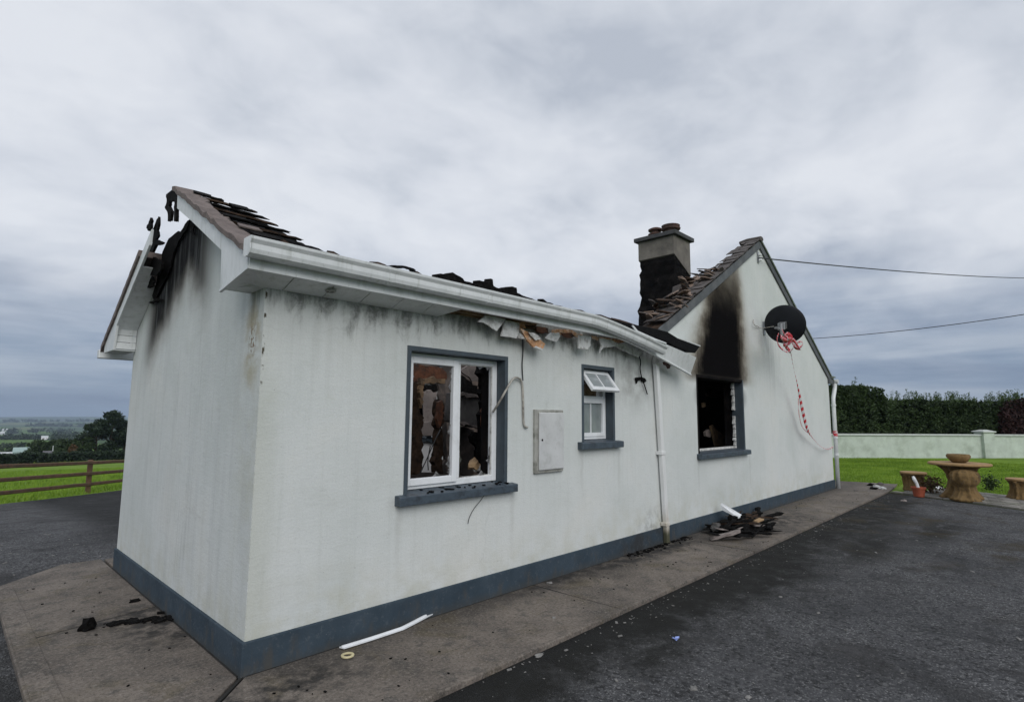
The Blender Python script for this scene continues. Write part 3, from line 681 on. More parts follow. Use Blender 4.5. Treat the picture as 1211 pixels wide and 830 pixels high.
# char flakes on the sill
fl = MB()
for k_ in range(26):
    c = Vector((random.uniform(1.15, 2.35), random.uniform(-.06, .09), 0)); c.z = .985+.012*(c.y+.075)/.2; s_ = random.uniform(.008, .028)
    th = random.uniform(0, 6.28); fl.obox(c+Vector((0, 0, .006)), Vector((math.cos(th), math.sin(th), 0))*s_*2, Vector((-math.sin(th), math.cos(th), 0))*s_, (0, 0, .008))
tag(fl.build('char_flakes', 'char', kind='stuff'), 'black char flakes scattered on the wide slate blue window sill', 'char flakes')
# window 2: small, upper vent sash propped open
sill2 = window('w', H2, .13)
u0, u1, z0, z1 = H2[0]+.02, H2[1]-.02, H2[2]+.022, H2[3]-.02; zm = z0+.47
fm = frame(MB(), u0, u1, z0, z1, .10, .16, .05).box(u0+.05, u1-.05, .1005, .1595, zm-.03, zm+.03)
win2 = fm.build('window', 'white_pvc_clean', house, bevel=.005); tag(win2, 'small white window with the vent sash swung open')
frame(MB(), u0+.03, u1-.03, z0+.03, zm-.01, .09, .12, .045).build('sash', 'white_pvc_clean', win2, bevel=.004)
MB().box(u0+.076, u1-.076, .118, .124, z0+.076, zm-.056).build('pane', 'glass_sky_dim', win2)
MB().box((u0+u1)/2-.012, (u0+u1)/2+.006, .110, .1175, z0+.076, zm-.056).build('glazing_bar', 'white_pvc_clean', win2)
hz = z1-.03; sh = hz-zm-.01; an = R(38); dn = Vector((0, -math.sin(an), -math.cos(an))); nrm = Vector((0, -math.cos(an), math.sin(an))); hx = Vector((1, 0, 0)); Hc = Vector(((u0+u1)/2, .085, hz))
W2 = u1-u0-.03
def sbox(m_, a0, a1, d0, d1, t0, t1):
    return m_.obox(Hc+hx*(a0+a1)/2+dn*(d0+d1)/2+nrm*(t0+t1)/2, hx*(a1-a0), dn*(d1-d0), nrm*(t1-t0))
m_ = MB(); sbox(m_, -W2/2, -W2/2+.05, 0, sh, 0, .035); sbox(m_, W2/2-.05, W2/2, 0, sh, 0, .035); sbox(m_, -W2/2+.05, W2/2-.05, 0, .05, 0, .035); sbox(m_, -W2/2+.05, W2/2-.05, sh-.05, sh, 0, .035)
m_.build('open_sash', 'white_pvc_clean', win2, bevel=.004)
m_ = MB(); sbox(m_, -W2/2+.052, W2/2-.052, .052, sh-.052, .012, .018); m_.build('pane', 'glass_sky', win2)
m_ = MB(); sbox(m_, -.01, .008, .052, sh-.052, .019, .028); m_.build('glazing_bar', 'white_pvc_clean', win2)
MB().box(u0+.05, u1-.05, .20, .22, zm+.03, z1-.05).build('curtain', 'timber_old', win2)
for s_ in (-1, 1): m_ = MB().tube([Hc+hx*s_*(W2/2-.03)+dn*sh*.55, Vector((Hc.x+s_*(W2/2-.02), .11, zm+.12))], .006, 6).build('stay', 'galv', win2)
# window 3: burnt out opening
sill3 = window('w', H3, .16, lin='grey_trim', sill_out=.08, overhang=.07, burnt=True)
u0, u1, z0, z1 = H3
MB().box(u0+.02, u1-.02, .0, .29, z1-.026, z1-.019).build('soot_lining', 'soot_black', house); MB().box(u0+.019, u0+.026, .0, .29, z0+.02, z1-.03).build('soot_lining', 'soot_black', house)
w3 = MB().box(u0+.03, u1-.03, .12, .19, z0+.021, z0+.055).build('window', 'sooty_pvc', house, bevel=.006); tag(w3, 'charred stub of a window frame left in a blackened opening')
rr = random.Random(4)
zc = z0+.06
while zc < z1-.12:
    hgt = rr.uniform(.05, .16)
    if rr.random() < .86 and not (z0+.42 < zc < z0+.58):
        wd = rr.uniform(.03, .075); MB().prism([(u1-.02, .13, zc), (u1-.02-wd, .13, zc+.01), (u1-.02-wd*rr.uniform(.5, 1), .13, zc+hgt*.6), (u1-.02-wd*.6, .13, zc+hgt), (u1-.02, .13, zc+hgt)], (0, .04, 0)).build('frame_fragment', 'soffit_torn', w3, bevel=.004)
    zc += hgt+.005
# ---- eaves of the low wing: fascia, gutter, soffit
def sag(x):   # vertical drop of the burnt end of the eaves
    return -.165*max(0, x-3.95)**1.15 if x > 3.95 else 0.
N_ = 46
fp = [Vector((-.2+5.93*i/N_, 0, 0)) for i in range(N_+1)]
mb = MB()
for p in fp:
    s_ = sag(p.x); tw = .05*max(0, p.x-4.2); hb = .0 if p.x < 4.0 else .055*(p.x-4.0)
    for (y, z) in ((-.235+tw*.2, 2.528), (-.215+tw*.2, 2.528), (-.215-tw, 2.66+hb), (-.235-tw, 2.66+hb)): mb.v.append(Vector((p.x, y, z+s_)))
for i in range(N_):
    for j in range(4): mb.f.append((i*4+j, i*4+(j+1) % 4, (i+1)*4+(j+1) % 4, (i+1)*4+j))
mb.f += [(0, 1, 2, 3), tuple(N_*4+j for j in (3, 2, 1, 0))]
mb.build('fascia', 'white_pvc', house, bevel=.003)
mb = MB()    # lower lip of the fascia
for p in fp:
    s_ = sag(p.x); tw = .05*max(0, p.x-4.2)
    for (y, z) in ((-.246, 2.515), (-.212, 2.515), (-.212, 2.534), (-.246, 2.534)): mb.v.append(Vector((p.x, y+tw*.2, z+s_)))
for i in range(N_):
    for j in range(4): mb.f.append((i*4+j, i*4+(j+1) % 4, (i+1)*4+(j+1) % 4, (i+1)*4+j))
mb.f += [(0, 1, 2, 3), tuple(N_*4+j for j in (3, 2, 1, 0))]
mb.build('fascia_lip', 'white_pvc', house)
gp = [(0, .0), (-.03, -.012), (-.075, -.012), (-.098, .002), (-.106, .028), (-.106, .062), (-.122, .085), (-.124, .102), (-.108, .108), (-.104, .092), (-.092, .068), (-.09, .035), (-.08, .016), (-.03, .004), (-.01, .012), (-.008, .095), (0, .095)]
gpts = [Vector((-.235+5.0*i/40, -.237, 2.590)) for i in range(41)]
def gsag(x): return -.15*max(0, x-3.35)**1.25
def gframe(i):
    x = gpts[i].x; tw = max(0, x-3.3)*.18; c, s_ = math.cos(tw), math.sin(tw); return (Vector((0, c, s_)), Vector((0, -s_, c)))
gut = MB().sweep(gp, [Vector((p.x, p.y-.02*max(0, p.x-3.4), p.z+gsag(p.x)*.75)) for p in gpts], gframe).build('gutter', 'white_pvc', house)
MB().prism([Vector((-.243, -.237+a, 2.590+b)) for a, b in gp[:9]]+[Vector((-.243, -.237, 2.698))], (.01, 0, 0)).build('end_cap', 'white_pvc', gut)
for x in (.75, 1.75, 2.75): MB().sweep([(a*1.03-.001, b*1.03-.003) for a, b in gp[1:8]]+[(-.10, .09), (-.095, .03), (-.075, 0)], [(x, -.237, 2.590), (x+.05, -.237, 2.590)], lambda i: ((0, 1, 0), (0, 0, 1))).build('bracket', 'white_pvc', gut)
# soffit: bearer plus boards
sof = MB().box(.2, 1.45, -.04, -.0, 2.505, 2.535).build('soffit', 'timber_old', house); tag(sof, 'white boxed soffit with a round vent')
bw = .295
for i in range(6):
    x0 = -.178+i*bw; x1 = x0+bw-.006
    F_, B_z = 2.538, 2.466
    pts = [(x0, -.214, F_), (x1, -.214, F_), (x1, -.003, B_z), (x0, -.003, B_z)]
    if i == 5: pts = [(x0, -.214, F_), (x1+.04, -.214, F_), (x1-.12, -.003, B_z), (x0, -.003, B_z)]
    if i == 0: pts = [(x0, -.214, F_), (x1, -.214, F_), (x1, -.003, B_z), (-.003, -.003, B_z), (-.003, .238, B_z-.004), (x0, .238, B_z-.004)]
    MB().prism(pts, (0, 0, .010)).build('soffit_board', 'white_pvc', sof, bevel=.002)
vp_ = on(390, 344, 2, 2.50)
MB().lathe((vp_.x, -.11, 2.493), [(.036, .012), (.040, 0), (.034, -.004), (.026, -.004), (.024, .006)], 20).build('vent_ring', 'meter_frame', sof)
MB().lathe((vp_.x, -.11, 2.497), [(.024, 0), (.02, .001), (.0235, .0015)], 16).build('vent_grille', 'char', sof)
# rafter tails and wall plate showing where the soffit has burnt away
MB().box(.3, 4.9, .02, .12, 2.6, 2.68).build('wall_plate', 'char_brown', house)
for i in range(12):
    x = .25+i*.42
    if x > 5: break
    beam((x, -.15, 2.66), (x+.01, .5, 2.94), .045, .10, .15, 6, seed=i, ragged=True).build('rafter_tail', 'char_brown', house)
MB().prism([(1.5, -.205, 2.575), (1.5, .0, 2.53), (2.75, .0, 2.53), (2.6, -.205, 2.575)], (0, 0, .012)).build('soffit_deck', 'timber_old', house)
for k_ in range(4): MB().box(1.46+k_*.02, 2.7-k_*.05, -.19+k_*.05, -.165+k_*.05, 2.545-k_*.012, 2.565-k_*.012).build('batten', 'timber_old', house)
# torn soffit boards and foam hanging down
def z4(q): return (560+q[0]/8.65, 360+q[1]/8.65)
def z5(q): return (680+q[0]/6.38, 350+q[1]/6.38)
def torn(pts, conv, y, m_, seed, th=.02, lean=.0):
    rr = random.Random(seed); out = []
    n = len(pts)
    px = [conv(q) for q in pts]; zt = min(q[1] for q in px)
    fine = []
    for i in range(n):
        a, b = px[i], px[(i+1) % n]
        for k_ in range(3):
            q = k_/3; fine.append((a[0]+(b[0]-a[0])*q+rr.uniform(-.6, .6)*(k_ > 0), a[1]+(b[1]-a[1])*q+rr.uniform(-.6, .6)*(k_ > 0)))
    for q in fine:
        yy = y+lean*(q[1]-zt)/20; out.append(on(q[0], q[1], 1, yy))
    o = MB().prism(out, (0, th, .004)).build('torn_soffit', m_, house, bevel=.003); return o
torn([(50,180),(130,110),(330,150),(240,275),(110,190)], z4, -.15, 'soffit_torn', 1)
torn([(330,160),(470,190),(470,260),(440,350),(285,325)], z4, -.12, 'soffit_torn', 2)
torn([(470,290),(560,340),(540,360),(460,345)], z4, -.12, 'soffit_torn', 3)
torn([(480,245),(570,285),(640,315),(735,405),(710,455),(620,440),(550,370)], z4, -.14, 'foam', 4, .03)
torn([(615,438),(640,425),(712,458),(700,475)], z4, -.15, 'soffit_torn', 5, .02)
torn([(740,345),(800,290),(880,290),(890,320),(850,385),(790,370)], z4, -.10, 'soffit_torn', 6)
torn([(820,260),(1000,255),(1065,300),(1000,330),(900,310),(830,350)], z4, -.08, 'foam', 7, .03)
torn([(480,195),(760,240),(770,300),(640,262),(490,235)], z4, -.04, 'char_brown', 8, .03)
torn([(1080,310),(1205,330),(1200,420),(1175,460),(1075,450)], z4, -.13, 'soffit_torn', 9)
torn([(190,320),(270,330),(330,360),(300,380),(215,390),(190,432),(203,380)], z5, -.12, 'soffit_torn', 10)
torn([(200,310),(400,335),(415,365),(300,345),(200,335)], z5, -.09, 'foam', 11, .03)
torn([(300,375),(400,345),(530,410),(480,462),(420,440),(340,400)], z5, -.10, 'soffit_torn', 12, .02)
torn([(130,300),(180,310),(175,335),(140,325)], z5, -.10, 'foam', 13, .02)
torn([(420,170),(520,190),(540,240),(470,262),(430,230)], z4, -.06, 'foam', 21, .03)
torn([(560,280),(640,300),(690,350),(640,372),(585,320)], z4, -.165, 'soffit_torn', 22, .015)
torn([(640,235),(740,235),(760,285),(700,300),(650,275)], z4, -.05, 'burnt_orange', 23, .03)
torn([(900,290),(1010,290),(1040,325),(990,345),(930,330)], z4, -.10, 'burnt_orange', 24, .02)
torn([(0,285),(60,290),(50,318),(10,310)], z5, -.12, 'foam', 25, .02)
# ---- barge boards and verges of the low gable
def rz(y): return 2.78+.516*y            # right slope surface
def lz(y): return 3.68-.60*(y-1.74)       # left slope surface
bpts = [(-.215, 2.528), (.24, 2.452), (.275, 2.735), (1.0, rz(1.0)-.175), (1.43, rz(1.43)-.18), (1.45, rz(1.45)-.06), (1.0, rz(1.0)-.03), (-.215, rz(-.215)-.03)]
MB().prism([(-.205, y, z) for y, z in bpts], (.022, 0, 0)).build('barge_board', 'white_pvc', house, bevel=.003)
MB().prism([(-.211, -.240, 2.517), (-.211, .248, 2.438), (-.211, .248, 2.456), (-.211, -.240, 2.536)], (.02, 0, 0)).build('barge_lip', 'white_pvc', house)
MB().box(-.18, -.002, .232, .246, 2.46, 2.74).build('box_return', 'white_pvc', house)
rr = random.Random(12); mb = MB(); n = 30
for i in range(n+1):
    y = -.26+1.76*i/n; j = rr.uniform(-.012, .012); k_ = rr.uniform(-.03, .03)
    for (x, dz_) in ((-.235+j*.3, -.045+j*.5), (-.235+j*.3, .0+j), (-.085+k_, .008+j), (-.085+k_, -.04)): mb.v.append(Vector((x, y, rz(y)+dz_)))
for i in range(n):
    for j in range(4): mb.f.append((i*4+j, i*4+(j+1) % 4, (i+1)*4+(j+1) % 4, (i+1)*4+j))
mb.f += [(0, 1, 2, 3), tuple(n*4+j for j in (3, 2, 1, 0))]
mb.build('verge', 'verge_tile', house, bevel=.004)
# left verge of the low gable
LB = lambda y: lz(y)
pts = [(3.86, 2.285), (3.40, 2.285), (3.34, LB(3.34)-.175), (2.25, LB(2.25)-.18), (2.22, LB(2.22)-.05), (3.86, LB(3.86)-.03)]
MB().prism([(-.205, y, z) for y, z in pts], (.022, 0, 0)).build('barge_board', 'white_pvc', house, bevel=.003)
MB().box(-.183, -.002, 3.41, 3.86, 2.286, 2.30).build('box_return', 'white_pvc', house)
for k_ in range(3): 
    zb = 2.302+k_*.075; MB().box(-.182, -.004, 3.395+.012*k_*0, 3.409, zb, zb+.071).build('box_return', 'white_pvc', house, bevel=.003)
mb = MB(); n = 24
for i in range(n+1):
    y = 2.55+1.40*i/n; j = rr.uniform(-.008, .008)
    for (x, dz_) in ((-.225, -.05+j), (-.225, .012+j), (.02, .012+j), (.02, -.04)): mb.v.append(Vector((x, y, LB(y)+dz_)))
for i in range(n):
    for j in range(4): mb.f.append((i*4+j, i*4+(j+1) % 4, (i+1)*4+(j+1) % 4, (i+1)*4+j))
mb.f += [(0, 1, 2, 3), tuple(n*4+j for j in (3, 2, 1, 0))]
mb.build('verge', 'verge_tile', house)
MB().box(-.235, .8, 3.95, 4.05, LB(3.95)-.12, LB(3.95)-.02).build('gutter', 'white_pvc', house, bevel=.01)
vs_ = MB().prism([(-.18, 3.38, LB(3.38)-.165), (-.18, 2.62, LB(2.62)-.165), (-.165, 2.62, LB(2.62)-.16), (-.165, 3.38, LB(3.38)-.16)], (.01, 0, .01)).build('verge_soffit', 'white_pvc', house)
for i in range(9):
    y1, y0_ = 3.40-i*.098, 3.40-(i+1)*.098+.005
    q = 1 if i < 7 else .55
    MB().prism([(-.183, y0_, LB(y0_)-.172), (-.183, y1, LB(y1)-.172), (-.183+.18*q, y1, LB(y1)-.172), (-.183+.18*q, y0_, LB(y0_)-.172)], (0, 0, .008)).build('soffit_board', 'white_pvc', vs_, bevel=.002)
MB().box(-.2, 4.9, 3.84, 3.86, 2.29, 2.45).build('fascia', 'white_pvc', house)
# charred stubs at the broken apex
def px_at(px, py, x): return on(px, py, 0, x)
def burnt_px(pts, x, th, m_, seed, parent=house, name='charred_timber', conv=None):
    rr = random.Random(seed); fine = []; n = len(pts)
    for i in range(n):
        a, b = pts[i], pts[(i+1) % n]
        for k_ in range(3):
            q = k_/3; fine.append((a[0]+(b[0]-a[0])*q+rr.uniform(-.5, .5)*(k_ > 0), a[1]+(b[1]-a[1])*q+rr.uniform(-.5, .5)*(k_ > 0)))
    return MB().prism([px_at(q[0], q[1], x) for q in fine], (th*.4, 0, 0)).build(name, m_, parent)
def za(q): return (110+q[0]/4.37, 240+q[1]/4.37)
def zb_(q): return (100+q[0]/3.32, 200+q[1]/3.32)
burnt_px([zb_(q) for q in [(320,100),(345,80),(375,85),(378,130),(362,145),(358,205),(350,205),(350,150),(352,128),(335,125),(330,145),(340,165),(336,200),(326,205),(325,170),(314,150),(322,125)]], -.15, .06, 'char', 1)
burnt_px([za(q) for q in [(275,130),(288,95),(297,75),(302,95),(298,130),(285,145)]], -.16, .05, 'char', 2)
burnt_px([za(q) for q in [(305,150),(325,95),(337,70),(338,110),(330,140),(336,170),(322,190),(355,200),(362,205),(340,216),(310,215),(300,190)]], -.12, .05, 'char', 3)
burnt_px([za(q) for q in [(300,215),(335,190),(300,265),(325,290),(355,300),(350,340),(330,372),(280,375),(240,360),(225,350),(250,320),(245,310),(270,295),(290,270),(285,240)]], -.10, .06, 'char', 4)
burnt_px([za(q) for q in [(255,390),(300,380),(312,400),(308,430),(285,440),(250,425)]], -.08, .05, 'char', 5)
burnt_px([za(q) for q in [(350,300),(360,250),(390,185),(440,145),(450,150),(490,90),(500,85),(480,140),(440,200),(415,260),(400,330),(370,400),(335,470),(315,505),(305,480),(330,400),(335,370)]], -.025, .03, 'char', 6)
burnt_px([za(q) for q in [(285,515),(310,505),(330,490),(362,500),(345,505),(325,508),(305,522)]], -.03, .03, 'char', 7)
burnt_px([za(q) for q in [(500,110),(515,95),(522,120),(515,150),(530,165),(515,165),(498,150),(508,140)]], -.03, .025, 'char', 8)
# ---- what is left of the right slope of the low wing
prof_t = [(-.16, 1.50), (-.02, 1.36), (.12, 1.30), (.30, 1.22), (.34, .95), (.40, .74), (.50, .50), (.62, .36), (.80, .24), (1.0, .14), (1.25, .06), (1.5, -.02)]
def ytop(x):
    for (a, ya), (b, yb) in zip(prof_t, prof_t[1:]):
        if a <= x <= b: return ya+(yb-ya)*(x-a)/(b-a)
    return prof_t[-1][1]
mb = MB(); nx, ny = 40, 22
for i in range(nx+1):
    x = -.16+1.62*i/nx; yt = ytop(x)+.05*mnoise.noise(Vector((x*9, 0, 2)))
    for j in range(ny+1):
        y = -.19+(yt+.19)*j/ny
        z = rz(y)-.05+.028*mnoise.noise(Vector((x*6, y*8, 0)))+.02*mnoise.noise(Vector((x*17, y*19, 5)))-.05*max(0, x-.3)
        mb.v.append(Vector((x, y, z)))
hole = random.Random(5)
for i in range(nx):
    for j in range(ny):
        xx = -.16+1.62*(i+.5)/nx; fr = j/ny
        if xx < .45 and .25 < fr < .97 and mnoise.noise(Vector((xx*5.5, fr*9, 8))) > .30: continue
        a = i*(ny+1)+j; mb.f.append((a, a+ny+1, a+ny+2, a+1))
roof1 = mb.build('roof', 'felt', house, solid=.018); tag(roof1, 'charred battens and roofing felt left on the low roof slope')
for k_, (y, x1) in enumerate(((1.40, .14), (1.22, .36), (1.02, .38), (.82, .38), (.62, .40), (.42, .42))):
    beam((-.10, y, rz(y)+.0), (x1, y-.02, rz(y)-.012), .04, .022, .22, 9, seed=20+k_).build('batten', 'char_brown' if k_ in (1, 3, 5) else 'char', roof1)
for k_, (x, y1) in enumerate(((.12, 1.25), (.40, .72), (.78, .3))):
    beam((x, -.18, rz(-.18)-.1), (x, y1, rz(y1)-.09), .045, .10, .2, 9, seed=40+k_).build('rafter', 'char', roof1)
rr = random.Random(9)
for k_, (y, x) in enumerate(((1.32, -.05), (.58, -.03), (.12, .02), (.30, -.02), (1.14, .2))):
    cs_ = math.atan(.516); d_ = Vector((0, math.cos(cs_), math.sin(cs_))); nn = Vector((0, -math.sin(cs_), math.cos(cs_)))
    c = Vector((x, y, rz(y)+.012)); wd, ln = rr.uniform(.10, .2), rr.uniform(.10, .2); ang = rr.uniform(-.2, .2)
    ax = Vector((math.cos(ang), 0, 0))+d_*math.sin(ang); ay = d_*math.cos(ang)-Vector((math.sin(ang), 0, 0))
    pts = [c+ax*wd*a+ay*ln*b for a, b in ((-.5, -.5), (.2, -.55), (.5, -.4), (.42, .1), (.5, .45), (.1, .5), (-.45, .42))]
    MB().prism(pts, nn*.012).build('broken_tile', 'verge_tile' if k_ == 3 else 'char', roof1, bevel=.002)
def burnt_y(pts, y, th, m_, seed, parent, name):
    rr = random.Random(seed); fine = []; n = len(pts)
    for i in range(n):
        a, b = pts[i], pts[(i+1) % n]
        for k_ in range(3):
            q = k_/3; fine.append((a[0]+(b[0]-a[0])*q+rr.uniform(-.4, .4)*(k_ > 0), a[1]+(b[1]-a[1])*q+rr.uniform(-.4, .4)*(k_ > 0)))
    return MB().prism([on(q[0], q[1], 1, y) for q in fine], (0, th, .01)).build(name, m_, parent, bevel=.006)
def z3(q): return (440+q[0]/3.0275, 280+q[1]/3.0275)
def z2(q): return (200+q[0]/3.784, 200+q[1]/3.784)
burnt_y([z3(q) for q in [(240,145),(242,132),(262,134),(290,127),(328,150),(332,158),(360,165),(378,180),(330,175),(280,160)]], .25, .12, 'char', 1, roof1, 'charred_rafter_end')
burnt_y([z3(q) for q in [(380,185),(384,155),(420,165),(425,150),(433,152),(436,175),(465,190),(470,205),(430,195)]], .25, .1, 'char', 2, roof1, 'charred_rafter_end')
burnt_y([z3(q) for q in [(470,205),(478,182),(500,178),(518,182),(520,200),(545,212),(580,222),(560,226),(500,212)]], .25, .1, 'char', 3, roof1, 'charred_rafter_end')
burnt_y([z3(q) for q in [(610,235),(612,222),(625,232),(640,236),(652,240),(640,244)]], .22, .08, 'char', 4, roof1, 'charred_rafter_end')
burnt_y([z2(q) for q in [(985,432),(1010,430),(1060,434),(1095,445),(1105,455),(1098,462),(1085,450),(1060,444),(1030,445)]], .05, .05, 'felt', 5, roof1, 'curled_felt')
# black felt tray still hanging at the far end of the eaves
pp = []
for (X, Y) in [(190,150),(300,178),(440,215),(580,240),(700,270),(780,320),(945,380),(908,430),(860,420),(740,375),(690,345),(560,300),(430,255),(300,210),(200,172)]: pp.append(on(*z5((X, Y)), 1, -.27))
MB().prism(pp, (0, .16, .02)).build('felt_tray', 'felt', roof1, bevel=.008)
MB().prism([on(*z5(q), 1, -.24) for q in [(770,316),(850,335),(945,372),(948,380),(860,357),(780,330)]], (0, .2, .02)).build('flashing', 'meter_grey', roof1)
MB().prism([on(*z5(q), 1, -.285) for q in [(430,222),(440,220),(475,262),(520,282),(600,318),(690,352),(690,362),(590,326),(510,292),(465,272)]], (0, .012, 0)).build('flashing', 'white_pvc', roof1)
# ---- downpipes
def rect_pipe(pts, wd, dp): 
    m_ = MB(); n = len(pts)
    return m_.sweep([(-wd/2, -dp/2), (wd/2, -dp/2), (wd/2, dp/2), (-wd/2, dp/2)], pts, lambda i: ((1, 0, 0), (0, 1, 0)))
a = on(775.5, 432, 1, -.05); b = on(788, 629, 1, -.05)
dp1 = rect_pipe([(b.x, -.052, -.02), (b.x-.004, -.052, .22), (a.x, -.052, 2.33)], .075, .06).build('downpipe', 'pvc_stained', house, bevel=.01); tag(dp1, 'white downpipe stained green at its foot, below the sagging eaves')
for zq in (.24, 1.15): 
    xq = b.x+(a.x-b.x)*zq/2.3; MB().box(xq-.052, xq+.052, -.09, -.003, zq-.02, zq+.025).build('pipe_clip', 'pvc_stained', dp1, bevel=.005)
MB().tube([(a.x, -.052, 2.31), (a.x, -.055, 2.36), (a.x+.01, -.075, 2.41), (a.x+.03, -.09, 2.44)], .048, 12).build('broken_elbow', 'sooty_pvc', dp1)
dx0 = MX1+.09
dp2 = MB().tube([(dx0, -.06, 0), (dx0, -.06, 2.02), (dx0+.02, -.06, 2.10), (dx0+.24, -.05, 2.34), (dx0+.27, -.05, 2.44)], .045, 12).build('downpipe', 'white_pvc', house, smooth_=True); tag(dp2, 'white downpipe with an offset bend at the gable corner')
for zq in (.75, 1.15, 1.9): MB().tube([(dx0, -.06, zq), (dx0, -.06, zq+.05)], .054, 12).build('pipe_clip', 'white_pvc', dp2)
# ---- main gable: grey verge band, slates, right verge
def mz(x): return 4.985-SL*abs(x-APX)          # roof surface over the main gable
bw_ = .15
xl = 5.25
MB().prism([(xl, -.03, mz(xl)-bw_-.03), (APX, -.03, mz(APX)-bw_-.03), (APX, -.03, mz(APX)-.03), (xl, -.03, mz(xl)-.03)], (0, .028, 0)).build('verge_band', 'verge_grey', house, bevel=.004)
xr = MX1+.28
MB().prism([(APX, -.031, mz(APX)-bw_-.03), (xr, -.031, mz(xr)-bw_-.03), (xr, -.031, mz(xr)-.03), (APX, -.031, mz(APX)-.03)], (0, .028, 0)).build('verge_band', 'verge_grey', house, bevel=.004)
MB().prism([(APX, -.055, mz(APX)-.035), (xr+.06, -.055, mz(xr+.06)-.035), (xr+.06, -.055, mz(xr+.06)+.012), (APX, -.055, mz(APX)+.012)], (0, .08, 0)).build('verge_cap', 'moss_trim', house, bevel=.006)
MB().prism([(MX1-.06, -.05, 2.44), (MX1+.30, -.05, 2.44), (MX1+.30, -.05, mz(xr)-.02), (MX1-.06, -.05, mz(MX1-.06)-.18)], (0, .048, 0)).build('eaves_box', 'verge_grey', house, bevel=.005)
MB().tube([(MX1+.37, -.12, 2.50), (MX1+.37, 1.2, 2.50)], .055, 10).build('gutter', 'white_pvc', house)
rr = random.Random(3)
for k_ in range(7): c = Vector((MX1+.2+rr.uniform(-.12, .14), rr.uniform(-.06, .1), mz(MX1+.2)+.0)); chunk(c, (.05, .05, .03), 60+k_).build('slate_fragment', 'moss_trim', house)
rf2 = MB().prism([(5.3, .0, mz(5.3)-.10), (APX, .0, mz(APX)-.10), (APX, .0, mz(APX)-.035), (5.3, .0, mz(5.3)-.035)], (0, .26, 0)).build('roof', 'char_brown', house); tag(rf2, 'strip of old slates left along the main gable edge')
MB().prism([(APX+.01, .03, mz(APX)-.10), (xr, .03, mz(xr)-.10), (xr, .03, mz(xr)-.035), (APX+.01, .03, mz(APX)-.035)], (0, .28, 0)).build('roof', 'char_brown', house)
rowd = .225; L = (APX-5.35)/math.cos(math.atan(SL)); ang = math.atan(SL); sd_ = Vector((math.cos(ang), 0, math.sin(ang))); nn = Vector((-math.sin(ang), 0, math.cos(ang)))
nrow = int(L/rowd)
for i in range(nrow):
    s0 = i*rowd
    for j in range(2):
        wd = rr.uniform(.19, .23) if j == 0 else rr.uniform(.06, .2); y0_ = -.06 if j == 0 else .165
        if j == 1 and rr.random() < .15: continue
        ln = rowd+.10+rr.uniform(-.02, .02); base = Vector((5.35, y0_+rr.uniform(-.012, .012), mz(5.35)))+sd_*(s0+rr.uniform(-.05, .05))
        pts = []
        for (a, b) in ((0, 0), (.5, rr.uniform(-.03, .03)), (1, rr.uniform(-.02, .06)), (1+rr.uniform(-.1, .1), .55), (1, 1), (0, 1)):
            q = base+sd_*(b*ln)+Vector((0, a*wd, 0)); q = q+nn*(.004+.018*(1-b)+rr.uniform(-.006, .012)); pts.append(q)
        MB().prism(pts, nn*.010).build('slate', 'slate', rf2)
# ridge tile stub
MB().tube([(APX, -.06, mz(APX)-.0), (APX+.01, .2, mz(APX)+.005), (APX, .34, mz(APX)-.02)], [.09, .095, .085], 9, flat=.5).build('ridge_tile', 'slate', rf2)
# slates on the far slope, joined (seen only edge on)
m_ = MB()
for i in range(20):
    a = APX+.02+i*.225; m_.prism([(a, -.05, mz(a)-.01), (a+.3, -.05, mz(a+.3)+.012), (a+.3, -.05, mz(a+.3)+.024), (a, -.05, mz(a)+.004)], (0, .34, 0))
m_.build('slate_course', 'slate', house)
# charred trusses inside the main roof void, below the line of sight
for k_, y in enumerate((1.2, 3.0, 4.6, 6.2)):
    beam((5.2, y, 2.5), (6.3+.3*(k_ % 2), y, 3.0), .05, .12, .2, 8, seed=70+k_).build('charred_rafter', 'char', house); beam((13.1, y, 2.5), (11.6-.3*(k_ % 2), y, 3.25), .05, .12, .2, 8, seed=80+k_).build('charred_rafter', 'char', house)
# ---- chimney
CX0, CX1, CY0, CY1 = 9.04, 9.72, 1.70, 2.50
m_ = MB(); rr = random.Random(2)
nz = 26; ring = []
def rect_ring(z, e, jit):
    pts = []
    for (a, b) in ((CX0, CY0), (CX1, CY0), (CX1, CY1), (CX0, CY1)):
        pass
    cs_ = [(CX0, CY0), (CX1, CY0), (CX1, CY1), (CX0, CY1)]
    for i in range(4):
        a, b = cs_[i], cs_[(i+1) % 4]
        for k_ in range(7):
            q = k_/7; x = a[0]+(b[0]-a[0])*q; y = a[1]+(b[1]-a[1])*q; cx_, cy_ = (CX0+CX1)/2, (CY0+CY1)/2
            nv = mnoise.noise(Vector((x*7, y*7, z*6)))*jit; f_ = 1+(e+nv)/.4
            pts.append(Vector((cx_+(x-cx_)*f_, cy_+(y-cy_)*f_, z)))
    return pts
zs = [0.0, 2.2, 2.4]+[2.5+.1*i for i in range(nz)]
for z in zs:
    e = .0 if z > 3.95 else (.03 if z > 3.35 else .0); e += .012 if int(z*10) % 2 else 0
    m_.v += rect_ring(z, e, .035 if z < 5 else 0)
n = 28
for i in range(len(zs)-1):
    for j in range(n): m_.f.append((i*n+j, i*n+(j+1) % n, (i+1)*n+(j+1) % n, (i+1)*n+j))
m_.f.append(tuple(range(n))); m_.f.append(tuple((len(zs)-1)*n+j for j in range(n)))
chim = m_.build('chimney', 'stack_black', house); tag(chim, 'soot-black chimney stack with grey rendered top and clay pots')
e = .028
m_ = MB(); X0, X1, Y0, Y1 = CX0-e, CX1+e, CY0-e, CY1+e; zt = 5.43
